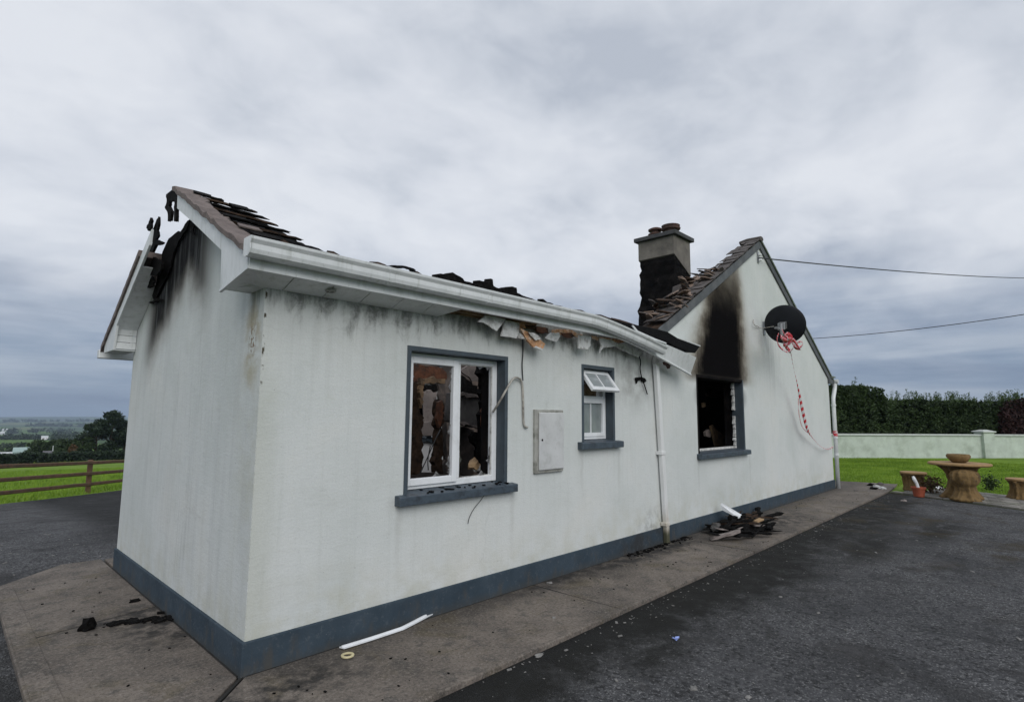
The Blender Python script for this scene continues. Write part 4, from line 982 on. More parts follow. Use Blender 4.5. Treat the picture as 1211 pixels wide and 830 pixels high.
low = [(X0, Y0, 5.02), (X1, Y0, 4.66), (X1, Y1, 4.66), (X0, Y1, 5.02)]
m_.add(low+[(a, b, zt) for a, b, c in low], [(0, 3, 2, 1), (4, 5, 6, 7), (0, 1, 5, 4), (1, 2, 6, 5), (2, 3, 7, 6), (3, 0, 4, 7)])
m_.build('rendered_top', 'chimney_render', chim, bevel=.01)
MB().box(X0-.07, X1+.07, Y0-.07, Y1+.07, zt, zt+.09).build('cap', 'chimney_dark', chim, bevel=.012)
MB().box(X0+.03, X1-.03, Y0+.05, Y1-.05, zt+.09, zt+.13).build('flaunching', 'chimney_render', chim, bevel=.02)
zc = zt+.11
p1 = (9.38, 2.30, zc); p2 = (9.38, 1.93, zc)
MB().lathe(p1, [(.11, 0), (.105, .06), (.11, .09), (.16, .10), (.165, .125), (.10, .145), (.09, .19), (.155, .20), (.16, .23), (.10, .26), (.02, .27)], 18).build('chimney_pot', 'clay_pot', chim, smooth_=False)
MB().lathe(p2, [(.13, 0), (.12, .10), (.13, .13), (.20, .14), (.21, .17), (.18, .185), (.19, .20), (.20, .23), (.12, .255), (.02, .26)], 18).build('chimney_pot', 'clay_pot', chim)
# broken slates heaped between chimney and gable edge
def zr_(q): return (740+q[0]/5.53, 250+q[1]/5.53)
rub = [([(355,475),(400,460),(440,485),(480,495),(485,520),(440,535),(380,560),(345,550)], .60), ([(410,545),(470,530),(440,550),(415,558)], .45), ([(345,590),(420,560),(480,545),(470,590),(400,640),(350,640)], .35),
       ([(195,670),(290,645),(360,625),(365,650),(300,680),(230,682)], .42), ([(255,690),(330,665),(365,655),(350,690),(290,700)], .36), ([(175,745),(230,705),(300,695),(320,715),(250,745),(230,770),(180,765)], .30),
       ([(245,625),(350,595),(355,620),(260,640)], .55), ([(255,770),(300,720),(345,690),(350,710),(290,775)], .22), ([(330,640),(400,640),(350,700),(310,725)], .26)]
for k_, (pts, y) in enumerate(rub):
    o = MB().prism([on(*zr_(q), 1, y) for q in pts], (0, .14, -.03)).build('broken_slate', ['slate', 'slate_brown', 'slate_brown', 'char_brown'][k_ % 4], rf2, bevel=.012)
rr = random.Random(33)
for k_ in range(60):
    x_ = rr.uniform(5.45, 7.5); q = Vector((x_, rr.uniform(-.03, .42), mz(x_)+.035+abs(rr.gauss(0, .06))*(1-.4*(x_-5.4)/2)))
    a = Vector((rr.uniform(-1, 1), rr.uniform(-1, 1), rr.uniform(-.3, .5))).normalized(); b = a.cross(Vector((rr.uniform(-.4, .4), rr.uniform(-.4, .4), 1))).normalized(); c = a.cross(b)
    l_, w2 = rr.uniform(.10, .30), rr.uniform(.05, .16)
    MB().prism([q-a*l_/2-b*w2/2, q+a*l_*.3-b*w2*.6, q+a*l_/2, q+a*l_*.35+b*w2/2, q-a*l_*.4+b*w2*.4], c*.014).build('broken_slate', ['slate', 'slate_brown', 'char_brown', 'slate_brown'][k_ % 4], rf2)
MB().prism([(5.3, .25, 2.4), (7.6, .25, 3.6), (7.6, .25, 4.02), (5.3, .25, 2.8)], (0, .25, -.06)).build('charred_purlin', 'char_brown', rf2)
# ------------------------------------------------------------------ things on the walls
mx0, mx1, mz0, mz1 = 2.715, 3.165, 1.05, 1.685
mbx = thing('meter_box', 'pale grey flush electricity meter box between the two low wing windows', 'meter box', (2.94, -.02, mz0))
MB().box(mx0, mx1, -.03, .02, mz0, mz1).build('frame', 'meter_frame', mbx, bevel=.006)
MB().box(mx0+.045, mx1-.012, -.05, -.031, mz0+.03, mz1-.03).build('door', 'meter_grey', mbx, bevel=.008)
MB().lathe((mx0+.085, -.05, mz0+.33), [(.011, -.001), (.011, .004), (.008, .005)], 12, axis=(0, -1, 0)).build('lock', 'char', mbx)
def cable(name, pts, r_, m_, label, cat='cable', n=6):
    # Catmull-Rom smoothing
    P = [Vector(p) for p in pts]; out = []
    for i in range(len(P)-1):
        a, b, c, d_ = P[max(0, i-1)], P[i], P[i+1], P[min(len(P)-1, i+2)]
        for k_ in range(6):
            q = k_/6; out.append(.5*((2*b)+(c-a)*q+(2*a-5*b+4*c-d_)*q*q+(3*b-a-3*c+d_)*q**3))
    out.append(P[-1]); return tag(MB().tube(out, r_, n).build(name, m_, smooth_=True), label, cat)
w_ = lambda x, y, d_=-.015: on(x, y, 1, d_)
cable('conduit', [on(583, 487, 1, .09), on(590, 476, 1, .0), on(598, 462, 1, -.05), on(606, 449, 1, -.045), on(612, 446.5, 1, -.03), on(617, 452, 1, -.02), on(618.5, 470, 1, -.016), on(619, 497, 1, -.016), on(621, 504, 1, -.02), on(624, 505, 1, -.02)], .011, 'cable_white', 'pale bent conduit reaching out of the burnt two-light window', 'conduit')
cable('wall_cable', [w_(618, 395), w_(618.5, 415), w_(617.5, 432), w_(618.5, 450)], .006, 'cable_black', 'thin dark cable dropping from torn soffit to the bent conduit')
cable('dangling_wire', [w_(756, 421, -.08), w_(757.5, 428, -.05), w_(757, 436, -.03), w_(759, 447, -.03), w_(762, 455, -.03), w_(765.5, 466, -.02)], .007, 'char', 'burnt black wire dangling beside the stained downpipe', 'wire')
tag(MB().prism([on(*z5(q), 1, -.03) for q in [(460,615),(480,612),(505,610),(530,620),(542,640),(530,652),(500,632),(478,638),(468,662),(465,640)]], (0, .02, 0)).build('melted_fitting', 'char', bevel=.004), 'melted black light fitting hanging beside the stained downpipe', 'light fitting')
tag(MB().prism([on(*z5(q), 1, -.11) for q in [(675,498),(690,492),(720,510),(755,520),(748,528),(722,524),(718,545),(708,548),(700,528),(680,518)]], (0, .03, 0)).build('melted_bracket', 'clay_pot', bevel=.004), 'melted reddish gutter bracket hanging under the sagging fascia end', 'bracket')
cable('loose_thread', [w_(572, 586, -.09), w_(568, 592, -.03), w_(560, 602), w_(555, 612), w_(553.5, 619)], .003, 'cable_black', 'thin loose wire hanging below the wide window sill', 'wire')

# ---- satellite dish
mp = on(903, 388, 1, 0.); dc = on(926.5, 384.5, 1, -.42)
dish = thing('satellite_dish', 'dark grey satellite dish on a wall arm below the main gable', 'satellite dish', (mp.x, -.01, mp.z-.1))
MB().box(mp.x-.04, mp.x+.04, -.02, -.001, mp.z-.13, mp.z+.12).build('wall_plate', 'galv', dish, bevel=.004)
dn_ = (dc-CAM); dn_.z = 0; dn_.normalize(); dn_ = Vector((dn_.x*math.cos(R(-16))-dn_.y*math.sin(R(-16)), dn_.x*math.sin(R(-16))+dn_.y*math.cos(R(-16)), .30)).normalized()
rd = .352
prof_d = [(.005, .0)]+[(rd*k_/10, .085*(k_/10)**2) for k_ in range(1, 11)]+[(rd*1.0, .098), (rd*.97, .098)]+[(rd*k_/10*.97, .085*(k_/10)**2+.008) for k_ in range(9, 0, -1)]+[(.004, .009)]
MB().lathe(dc, prof_d, 40, axis=dn_).build('reflector', 'dish_grey', dish, smooth_=True)
elb = dc-dn_*.14
MB().tube([(mp.x, -.02, mp.z-.02), Vector((mp.x+.02, -.16, mp.z-.01)), elb+Vector((0, .06, -.02)), elb+Vector((0, 0, -.06))], .024, 10).build('mast_arm', 'galv', dish, smooth_=True)
MB().tube([elb+Vector((0, 0, -.16)), elb+Vector((0, 0, .06))], .026, 10).build('mast', 'galv', dish)
MB().obox(dc-dn_*.07, dn_*.16, dn_.cross(Vector((0, 0, 1))).normalized()*.12, (0, 0, .13)).build('mount_bracket', 'galv', dish, bevel=.01)
foot = dc-Vector((0, 0, .30)); lnb = dc+dn_*.42-Vector((0, 0, .28))
MB().tube([dc-Vector((0, 0, .12))-dn_*.03, foot+dn_*.02, lnb], .014, 8).build('feed_arm', 'galv', dish)
MB().tube([lnb, lnb-dn_*.09+Vector((0, 0, .03))], [.03, .022], 10).build('receiver', 'dish_grey', dish)
cable('dish_cable', [on(891, 378, 1, -.01), on(892, 384, 1, -.05), on(896, 386, 1, -.03), on(900, 388, 1, -.04), on(915, 386, 1, -.30)], .007, 'cable_white', 'short grey cable looping from wall to the satellite dish arm')
# ---- barrier tape
def ribbon(name, pts, widths, normals, m_, label, along0=0.):
    P = [Vector(p) for p in pts]; out = []; ws = []; ns = []
    for i in range(len(P)-1):
        a, b, c, d_ = P[max(0, i-1)], P[i], P[i+1], P[min(len(P)-1, i+2)]
        for k_ in range(8):
            q = k_/8; out.append(.5*((2*b)+(c-a)*q+(2*a-5*b+4*c-d_)*q*q+(3*b-a-3*c+d_)*q**3)); ws.append(widths[i]+(widths[i+1]-widths[i])*q); ns.append(Vector(normals[i]).lerp(Vector(normals[i+1]), q))
    out.append(P[-1]); ws.append(widths[-1]); ns.append(Vector(normals[-1]))
    m2 = MB(); al = []; acc = along0
    for i, p in enumerate(out):
        tg = (out[min(i+1, len(out)-1)]-out[max(i-1, 0)]).normalized(); sdv = tg.cross(ns[i]).normalized()
        if i: acc += (out[i]-out[i-1]).length
        m2.v += [p-sdv*ws[i]/2, p+sdv*ws[i]/2]; al += [acc, acc]
    m2.f = [(2*i, 2*i+1, 2*i+3, 2*i+2) for i in range(len(out)-1)]
    o = m2.build(name, m_, smooth_=True, solid=.0012)
    at = o.data.attributes.new('along', 'FLOAT', 'POINT'); at.data.foreach_set('value', al); return o
dpt = lambda x, y, d_: on(x, y, 1, d_)
vN = (-.5, -.85, 0)
tape = thing('barrier_tape', 'red and white barrier tape knotted on the dish and tied to the corner downpipe', 'tape', (10.0, -.1, 1.3))
def tp(pts, ws, ns, m_='tape'):
    o = ribbon('tape_strand', pts, ws, ns, m_, None); adopt(o, tape); return o
tp([dpt(935, 416, -.50), dpt(938, 432, -.40), dpt(942, 450, -.30), dpt(944.5, 462, -.25), dpt(948, 480, -.22), dpt(952, 498, -.2), dpt(956, 510, -.18), dpt(963, 520, -.12), dpt(971, 528, -.1), dpt(979, 531, -.1), dpt(986, 528, -.11)],
   [.02, .018, .02, .045, .075, .075, .06, .02, .018, .02, .03], [(1, -.2, 0), (.8, -.5, 0), vN, vN, vN, vN, vN, (.3, -.9, .2), (0, -.8, .5), (0, -.8, .5), vN])
tp([dpt(944, 470, -.22), dpt(945, 490, -.2), dpt(949, 505, -.17), dpt(956, 512, -.12)], [.012]*4, [vN]*4, 'tape_red')
for k_, (pts, wd) in enumerate([([(921, 394), (919, 402), (922, 410), (930, 416), (937, 413), (939, 405), (933, 398)], .03), ([(925, 390), (930, 398), (938, 402), (943, 408), (946, 412), (941, 411), (935, 404), (930, 410), (935, 416)], .06),
                                ([(938, 408), (944, 411), (949, 408), (948, 404), (943, 405)], .035), ([(923, 398), (929, 402), (936, 400), (931, 395), (926, 402), (928, 408), (934, 405)], .07)]):
    P = [dpt(x, y, -.60+.015*i-(k_ % 2)*.04) for i, (x, y) in enumerate(pts)]; tp(P, [wd]*len(P), [(random.uniform(-.6, .6), -1, random.uniform(-.6, .6)) for _ in P], 'tape_red')
MB().tube([(dx0, -.06, 1.16), (dx0, -.06, 1.32)], .052, 10).build('tape_wrap', 'tape_red', tape)
# ---- overhead lines
brk = on(897, 305, 1, -.02)
A_ = on(897, 305, 1, -.04); B_ = at_depth(1330, 325, 40)
pts = [A_.lerp(B_, i/12)-Vector((0, 0, 1.1*4*(i/12)*(1-i/12)*.25)) for i in range(13)]
cable('overhead_line', pts, .012, 'cable_black', 'black overhead line fixed near the peak of the main gable', 'power line')
bk = thing('line_bracket', 'small white insulator bracket below the main gable peak', 'bracket', (brk.x, -.01, brk.z-.08)); MB().box(brk.x-.03, brk.x+.03, -.02, -.001, brk.z-.09, brk.z+.12).build('plate', 'galv', bk, bevel=.004)
for k_ in (-.05, .05): MB().lathe((brk.x, -.02, brk.z+k_), [(.012, 0), (.03, .015), (.018, .03), (.03, .045), (.012, .06)], 12, axis=(0, -1, 0)).build('insulator', 'white_pvc', bk)
A_ = at_depth(930, 402, 34); B_ = at_depth(1330, 352, 30)
pts = [A_.lerp(B_, i/12)-Vector((0, 0, .25*4*(i/12)*(1-i/12))) for i in range(13)]
cable('overhead_line', pts, .017, 'cable_black', 'black overhead line running behind the main gable roof', 'power line')

# ------------------------------------------------------------------ inside the burnt rooms
def pz(x, y, Y): return on(x, y, 1, Y)
zI = lambda q: (476+q[0]/4.256, 405+q[1]/4.256)
def inside(name, pts, Y, th, m_, label, cat, group=None, bevel=.01):
    o = MB().prism([pz(*zI(q), Y) for q in pts], (0, th, 0)).build(name, m_, bevel=bevel); tag(o, label, cat, group); return o
def ragged(pts, amp, seed):
    rr = random.Random(seed); out = []; n = len(pts)
    for i in range(n):
        a, b = pts[i], pts[(i+1) % n]; L_ = math.hypot(b[0]-a[0], b[1]-a[1]); m2 = max(1, min(9, int(L_/14)))
        for k_ in range(m2): q = k_/m2; out.append((a[0]+(b[0]-a[0])*q+rr.gauss(0, amp)*(k_ > 0), a[1]+(b[1]-a[1])*q+rr.gauss(0, amp)*(k_ > 0)))
    return out
def inplace(name, pts, Y, th, m_, part_of=house):
    return MB().prism([pz(*zI(q), Y) for q in ragged(pts, 5, len(pts)+int(pts[0][0]))], (0, th, 0)).build(name, m_, part_of)
# lintel, posts and door frame remains seen through the left light
inplace('burnt_lintel', [(38,105),(120,118),(200,128),(222,150),(224,185),(150,195),(60,200),(38,180)], 1.55, .08, 'burnt_orange')
inplace('charred_post', [(105,215),(180,205),(185,240),(165,250),(140,235),(112,245)], 2.6, .05, 'char')
inplace('burnt_plaster', [(178,190),(222,185),(224,660),(205,655),(212,340),(205,300),(185,285)], 2.2, .04, 'soot_plaster')
inplace('burnt_lintel', [(90,178),(215,182),(215,205),(92,208)], 1.45, .06, 'timber_old')
inplace('charred_post', [(36,190),(85,215),(92,330),(104,420),(102,640),(70,665),(36,670)], 1.5, .09, 'char_brown')
inplace('charred_post', [(172,330),(185,285),(205,300),(212,340),(200,440),(205,660),(168,655),(172,480)], 1.6, .09, 'char_brown')
inplace('burnt_stud', [(182,300),(200,290),(208,320),(203,380),(185,430),(175,390)], 1.55, .05, 'burnt_orange')
inplace('burnt_stud', [(90,215),(105,210),(106,300),(96,330),(90,300)], 1.45, .05, 'timber_old')
inside('smoke_blind', [(104,235),(175,240),(170,330),(176,400),(150,415),(108,400)], 2.9, .03, 'soot_pale', 'smoke-stained grey blind hanging in the far window of the gutted room', 'blind')
inside('scorched_panel', [(100,400),(172,395),(172,470),(100,470)], 2.7, .05, 'soot_pale', 'scorched brown panel below the smoke-stained blind', 'panel')
inplace('inner_sill', [(98,475),(172,478),(172,500),(98,498)], 2.75, .12, 'grey_trim')
inside('bright_opening_panel', [(98,500),(170,503),(170,655),(98,655)], 2.8, .04, 'far_white', 'added white panel standing in for bright daylight beyond the far opening', 'board')  # white panel added for the daylight seen through the far opening
cable('loose_flex', [pz(*zI((190,440)), 1.2), pz(*zI((160,500)), 1.1), pz(*zI((125,580)), 1.0), pz(*zI((90,655)), 1.0)], .007, 'cable_black', 'black flex slanting across the inside of left window light')
cable('loose_flex', [pz(*zI((140,520)), 1.0), pz(*zI((128,590)), 1.0), pz(*zI((130,640)), .9)], .006, 'cable_black', 'short black flex hanging low behind left window light')
# right light: plaster, askew cupboard, charred studs, crumpled lump
inplace('hanging_plaster', [(290,140),(330,115),(395,120),(400,200),(375,195),(350,195),(320,165)], 1.2, .03, 'soot_pale')
inplace('charred_beam', [(270,190),(300,165),(400,235),(400,270),(330,265),(270,240)], 1.6, .1, 'char')
inside('fallen_cupboard', [(285,250),(402,272),(402,430),(272,398)], 1.45, .25, 'cupboard', 'dark grey wall cupboard hanging askew in the gutted room', 'cupboard')
inplace('cupboard_rail', [(283,248),(405,268),(405,278),(283,258)], 1.41, .04, 'soot_pale'); inplace('cupboard_rail', [(270,395),(400,425),(400,436),(270,405)], 1.41, .04, 'soot_pale')
inplace('charred_stud', [(400,110),(445,110),(450,660),(405,660),(400,600),(410,300)], .9, .1, 'char'); inplace('burnt_stud', [(405,260),(430,285),(425,350),(405,430),(400,380)], .86, .03, 'burnt_orange')
inplace('charred_panel', [(268,420),(360,440),(380,520),(360,600),(350,670),(266,670)], 1.7, .05, 'soot_plaster')
inplace('charred_panel', [(345,470),(400,450),(402,600),(370,600),(380,540)], 1.35, .06, 'char')
chunk(pz(*zI((362,625)), .55), (.09, .06, .06), 5).build('crumpled_cloth', 'timber_pale')
tag(bpy.data.objects['crumpled_cloth'], 'crumpled scorched cloth on a ledge behind the right window light', 'cloth')
o = chunk(pz(*zI((395,640)), .52), (.10, .06, .04), 6).build('crumpled_foil', 'soffit_torn'); tag(o, 'pale crumpled sheet beside scorched cloth inside the window', 'sheet')
for Hh, zz0 in ((H1, .0), (H3, .0)):
    a_, b_, c_, d2 = Hh
    for (x0, x1) in ((a_+.001, a_+.02), (b_-.02, b_-.001)): MB().box(x0, x1, .195, .325, c_+.002, d2-.002).build('soot_lining', 'soot_black', house)
    MB().box(a_+.02, b_-.02, .195, .325, d2-.02, d2-.001).build('soot_lining', 'soot_black', house); MB().box(a_+.02, b_-.02, .195, .325, c_+.001, c_+.012).build('soot_lining', 'char', house)
MB().box(10.2, 10.3, .32, 3.9, .06, 3.3).build('cross_wall', 'soot_black', house)  # black partition added to block the brightness behind the gable window
MB().box(MX0+.31, 10.2, .32, 3.9, 2.50, 2.53).build('added_ceiling', 'soot_black', house)  # sheet added over the room to keep it dark behind the window
MB().box(1.2, 2.4, .32, .75, .9, .96).build('worktop', 'char_brown', house)
MB().box(1.25, 2.35, .36, .72, .06, .9).build('base_unit', 'char', house)
rr = random.Random(21)
for k_ in range(12):
    c = Vector((rr.uniform(.6, 4.6), rr.uniform(.9, 2.9), .08)); a = rr.uniform(0, 6.3); ln = rr.uniform(.4, 1.3); dd = Vector((math.cos(a), math.sin(a), rr.uniform(.0, .5)))
    e_ = c+dd*ln; e_.y = max(.5, min(3.0, e_.y)); e_.x = max(.5, e_.x)
    beam(c, e_, .06, .09, .25, 8, seed=100+k_).build('fallen_timber', 'char', house)
# behind the burnt-out window of the main gable
zW = lambda q: (810+q[0]/6.39, 430+q[1]/6.39)
def in3(name, pts, Y, th, m_): return MB().prism([pz(*zW(q), Y) for q in pts], (0, th, 0)).build(name, m_, bevel=.01)
tag(in3('leaning_board', [(195,470),(215,460),(235,490),(320,560),(330,625),(235,625)], .75, .04, 'timber_pale'), 'pale scorched board leaning inside the blackened gable window', 'board')
tag(in3('burnt_plaster_lump', [(160,515),(185,495),(200,520),(195,560),(165,550)], .7, .06, 'soot_pale'), 'grey plaster lump beside leaning board in blackened gable window', 'plaster lump')
q = in3('burnt_stud', [(310,130),(350,130),(365,430),(350,620),(325,620),(325,400)], .55, .05, 'char_brown'); adopt(q, house)
q = in3('charred_beam', [(170,225),(230,200),(320,205),(325,235),(240,255),(180,245)], .9, .06, 'char_brown'); adopt(q, house)
q = in3('socket_box', [(138,295),(158,292),(160,325),(142,332)], .85, .04, 'timber_pale'); adopt(q, house)
for k_ in range(10):
    c = Vector((rr.uniform(6.2, 9.5), rr.uniform(.7, 3.2), .08)); a = rr.uniform(0, 6.3); ln = rr.uniform(.6, 1.6); dd = Vector((math.cos(a), math.sin(a), rr.uniform(.0, .7)))
    e_ = c+dd*ln; e_.y = max(.5, min(3.0, e_.y)); e_.x = max(.5, e_.x)
    beam(c, e_, .06, .1, .25, 8, seed=130+k_).build('fallen_timber', 'char', house)

# ------------------------------------------------------------------ rubble heap by the wall
hp_ = on(880, 622, 2, 0.)
hc = Vector((7.0, -.38, 0))
pile = [(840, 622), (852, 628), (862, 615), (868, 628), (880, 630), (890, 622), (896, 630), (905, 628), (885, 612), (858, 605), (850, 618), (875, 618), (842, 612), (893, 615), (910, 626), (870, 606), (846, 626), (902, 622), (888, 606), (866, 622)]
rr = random.Random(8)
pile += [(rr.uniform(838, 915), rr.uniform(604, 631)) for _ in range(26)]
for k_, (x, y) in enumerate(pile):
    c = on(x, min(y, 632), 2, rr.uniform(.03, .10)); c.y = min(c.y, -.16); c.z = .03+.11*max(0, 1-math.hypot((c.x-6.98)/.85, (c.y+.34)/.4))+rr.uniform(0, .05)
    a = rr.uniform(-.5, .5)+(-.9 if k_ % 2 else .1); ln = rr.uniform(.25, .55); dd = Vector((math.cos(a), math.sin(a)*.7, rr.uniform(-.25, .3))).normalized()
    p0, p1 = c-dd*ln/2, c+dd*ln/2; p0.z = max(p0.z, .03); p1.z = max(p1.z, .03); p0.y = min(p0.y, -.09); p1.y = min(p1.y, -.09)
    mt_ = ['char', 'char', 'char_brown', 'char', 'char', 'ash', 'char', 'char', 'char_brown', 'soot_pale', 'char'][k_ % 11]
    lb_ = {'char': 'jet black charred timber fragment', 'char_brown': 'brown scorched timber fragment', 'ash': 'dark grey ash-coated timber fragment', 'soot_pale': 'pale grey scorched board fragment'}[mt_]
    tag(beam(p0, p1, rr.uniform(.025, .10), rr.uniform(.012, .045), .3, 6, seed=200+k_).build('charred_timber', mt_), lb_+' in the rubble heap at the gable wall foot', 'timber', lb_+'s in the rubble heap')
mnd = MB(); n = 34
for i in range(n+1):
    for j in range(n+1):
        x = 6.05+1.9*i/n; y = -.90+.86*j/n; d_ = math.hypot((x-6.98)/.85, (y+.34)/.36); hgt = max(0, 1-d_**2)*.11*(1+.9*mnoise.noise(Vector((x*7, y*7, 1))))+.03*mnoise.noise(Vector((x*22, y*22, 0)))
        mnd.v.append(Vector((x, y, hgt-.012 if d_ < 1.05+.2*mnoise.noise(Vector((x*5, y*5, 4))) else -.03)))
for i in range(n):
    for j in range(n): mnd.f.append((i*(n+1)+j, (i+1)*(n+1)+j, (i+1)*(n+1)+j+1, i*(n+1)+j+1))
tag(mnd.build('ash_heap', 'char', kind='stuff'), 'black ash and burnt scraps heaped against the wall foot', 'ash')
zp_ = lambda q: (820+q[0]/11., 585+q[1]/11.)
pA, pB, pC, pD = [on(*zp_(q), 1, yy) for q, yy in (((355, 190), -.10), ((350, 118), -.10), ((612, 275), -.34), ((590, 308), -.36))]
tag(MB().prism([pA, pB, pC, pD], (.01, -.02, .02)).build('white_board', 'white_pvc_clean', bevel=.003), 'clean white plastic board propped on the black rubble heap', 'board')
q = on(*zp_((840, 350)), 2, .10); tag(MB().obox(q, (.13, -.05, .03), (.04, .09, 0), (0, -.02, .07)).build('pale_block', 'timber_pale', bevel=.01), 'cream insulation block lying on the black rubble heap', 'block')
q = on(*zp_((870, 400)), 2, .07); tag(MB().obox(q, (.28, -.10, -.03), (.02, .05, 0), (0, 0, .02)).build('grey_strip', 'soot_pale', bevel=.004), 'grey trim strip lying across the rubble heap', 'strip')
# ------------------------------------------------------------------ loose things on path and yard
a, b = on(404, 767, 2, .005), on(523, 719, 2, .012); mid = on(475, 744.5, 2, .005)
pts = [a.lerp(mid, i/4)+Vector((0, -.004*math.sin(i), 0)) for i in range(5)]+[mid.lerp(b, i/4) for i in range(1, 5)]
sw = MB().sweep([(-.022, .003), (.022, .003), (.022, .010), (.006, .010), (.004, .022), (-.004, .022), (-.006, .012), (-.022, .011)], pts, lambda i: (Vector((.3, -.95, 0)), Vector((0, 0, 1))))
tag(sw.build('trim_strip', 'white_pvc_clean'), 'long bent white plastic trim strip lying along the plinth', 'strip')
q = on(411, 775, 2, .006); ring_ = MB()
for i in range(28):
    th = 2*math.pi*i/28
    for (r_, z) in ((.026, .002), (.044, .002), (.044, .013), (.026, .013)): ring_.v.append(q+Vector((r_*math.cos(th), r_*math.sin(th), z-.004)))
for i in range(28):
    for j in range(4): ring_.f.append((i*4+j, i*4+(j+1) % 4, ((i+1) % 28)*4+(j+1) % 4, ((i+1) % 28)*4+j))
tag(ring_.build('washer_ring', 'ring_cream', bevel=.003), 'small cream plastic ring lying by the white trim strip', 'ring')
q = on(103, 739, 2, .03); tag(chunk((q.x, q.y, .02), (.06, .055, .07), 11).build('char_lump', 'char'), 'round black lump of char on the path beside the gable wall', 'char lump')
q = on(160, 711, 2, .0); tag(chunk((q.x, q.y, .006), (.045, .03, .02), 12).build('char_lump', 'char'), 'flat curled char flake on path near the plinth', 'char flake')
strk = MB(); rr = random.Random(17)
for k_ in range(90):
    q = rr.random(); c = Vector((-.04-.36*q+rr.gauss(0, .03), 1.42+.16*q+rr.gauss(0, .05)*(1.1-q), .003)); s_ = rr.uniform(.006, .03)
    th = rr.uniform(0, 6.28); strk.obox(c+Vector((0, 0, s_*.2)), Vector((math.cos(th), math.sin(th), rr.uniform(-.2, .2)))*s_*2, Vector((-math.sin(th), math.cos(th), 0))*s_*1.2, (0, 0, s_*.5))
for k_ in range(120):
    q = rr.random(); c = Vector((4.3+1.5*q, -.045-abs(rr.gauss(0, .06)), .003)); s_ = rr.uniform(.004, .02)
    th = rr.uniform(0, 6.28); strk.obox(c+Vector((0, 0, s_*.3)), Vector((math.cos(th), math.sin(th), rr.uniform(-.2, .2)))*s_*2, Vector((-math.sin(th), math.cos(th), 0))*s_*1.2, (0, 0, s_*.6))
for k_ in range(160):
    x = rr.uniform(-.8, 13.); y = -rr.uniform(.05, .95); s_ = rr.uniform(.003, .010)
    if rr.random() < .18: x, y = rr.uniform(-.8, -.06), rr.uniform(0, 3.3)
    th = rr.uniform(0, 6.28); strk.obox((x, y, .003+s_*.2), Vector((math.cos(th), math.sin(th), 0))*s_*2, Vector((-math.sin(th), math.cos(th), 0))*s_*1.2, (0, 0, s_*.6))
tag(strk.build('char_crumbs', 'char', kind='stuff'), 'black char crumbs strewn over the concrete path', 'char crumbs')
wf = MB()
for k_ in range(620):
    if rr.random() < .35: x = rr.uniform(.3, 13); y = -1.06-abs(rr.gauss(0, .12))
    else: x = rr.uniform(0, 12.5); y = -rr.uniform(1.1, 6)
    s_ = rr.uniform(.003, .008)*(2.4 if rr.random() < .08 else 1); th = rr.uniform(0, 6.28)
    wf.obox((x, y, -.033+s_*.15), Vector((math.cos(th), math.sin(th), rr.uniform(-.2, .2)))*s_*2, Vector((-math.sin(th), math.cos(th), 0))*s_*1.1, (0, 0, s_*.4))
for k_ in range(30):
    x = rr.uniform(-1.0, .4); y = rr.uniform(3.9, 7); s_ = rr.uniform(.006, .025); th = rr.uniform(0, 6.28)
    wf.obox((x, y, ground(x, y)+.02), Vector((math.cos(th), math.sin(th), 0))*s_*2, Vector((-math.sin(th), math.cos(th), 0))*s_*.7, (0, 0, s_*.3))
tag(wf.build('pale_grit', 'grit', kind='stuff'), 'pale paint flakes and grit strewn over the asphalt', 'grit')
for k_, (x, y, s_) in enumerate(((637, 774, .03), (820, 813, .028), (885, 823, .02), (923, 705, .02), (650, 693, .03), (655, 735, .016), (968, 724, .018))):
    q = on(x, y, 2, -.03); q.z = .002 if q.y > -1.02 else -.034
    tag(chunk(q, (s_*1.2, s_*.8, s_*.4), 40+k_).build('pale_stone', 'grit'), 'pale flake of fallen render on the ground', 'render flake', 'fallen render flakes')
q = on(799, 756, 2, -.03); m_ = MB(); 
for k_ in range(5):
    th = k_*1.3; m_.obox((q.x+.012*math.cos(th), q.y+.012*math.sin(th), -.028+.004*k_), Vector((math.cos(th), math.sin(th), .2))*.03, Vector((-math.sin(th), math.cos(th), .3))*.018, (0, 0, .003))
tag(m_.build('litter_scrap', 'litter_blue'), 'crumpled pale blue scrap of litter on the asphalt', 'litter')
rr = random.Random(77)
for k_, (x, y) in enumerate(((1030, 573), (1037, 575), (1041, 572), (1033, 577), (1044, 577))):
    q = on(x, y, 2, .01); tag(chunk((q.x, q.y, .0), (.10, .08, .045), 90+k_).build('rubble_piece', ['char', 'soffit_torn', 'slate'][k_ % 3]), 'piece of rubble at the far end of the concrete path', 'rubble', 'rubble at the end of the path')
q = on(1012, 580, 2, 0.); tag(chunk((q.x, q.y, .0), (.12, .05, .02), 97).build('slate_scrap', 'slate'), 'thin broken slate lying flat on the far path', 'slate')
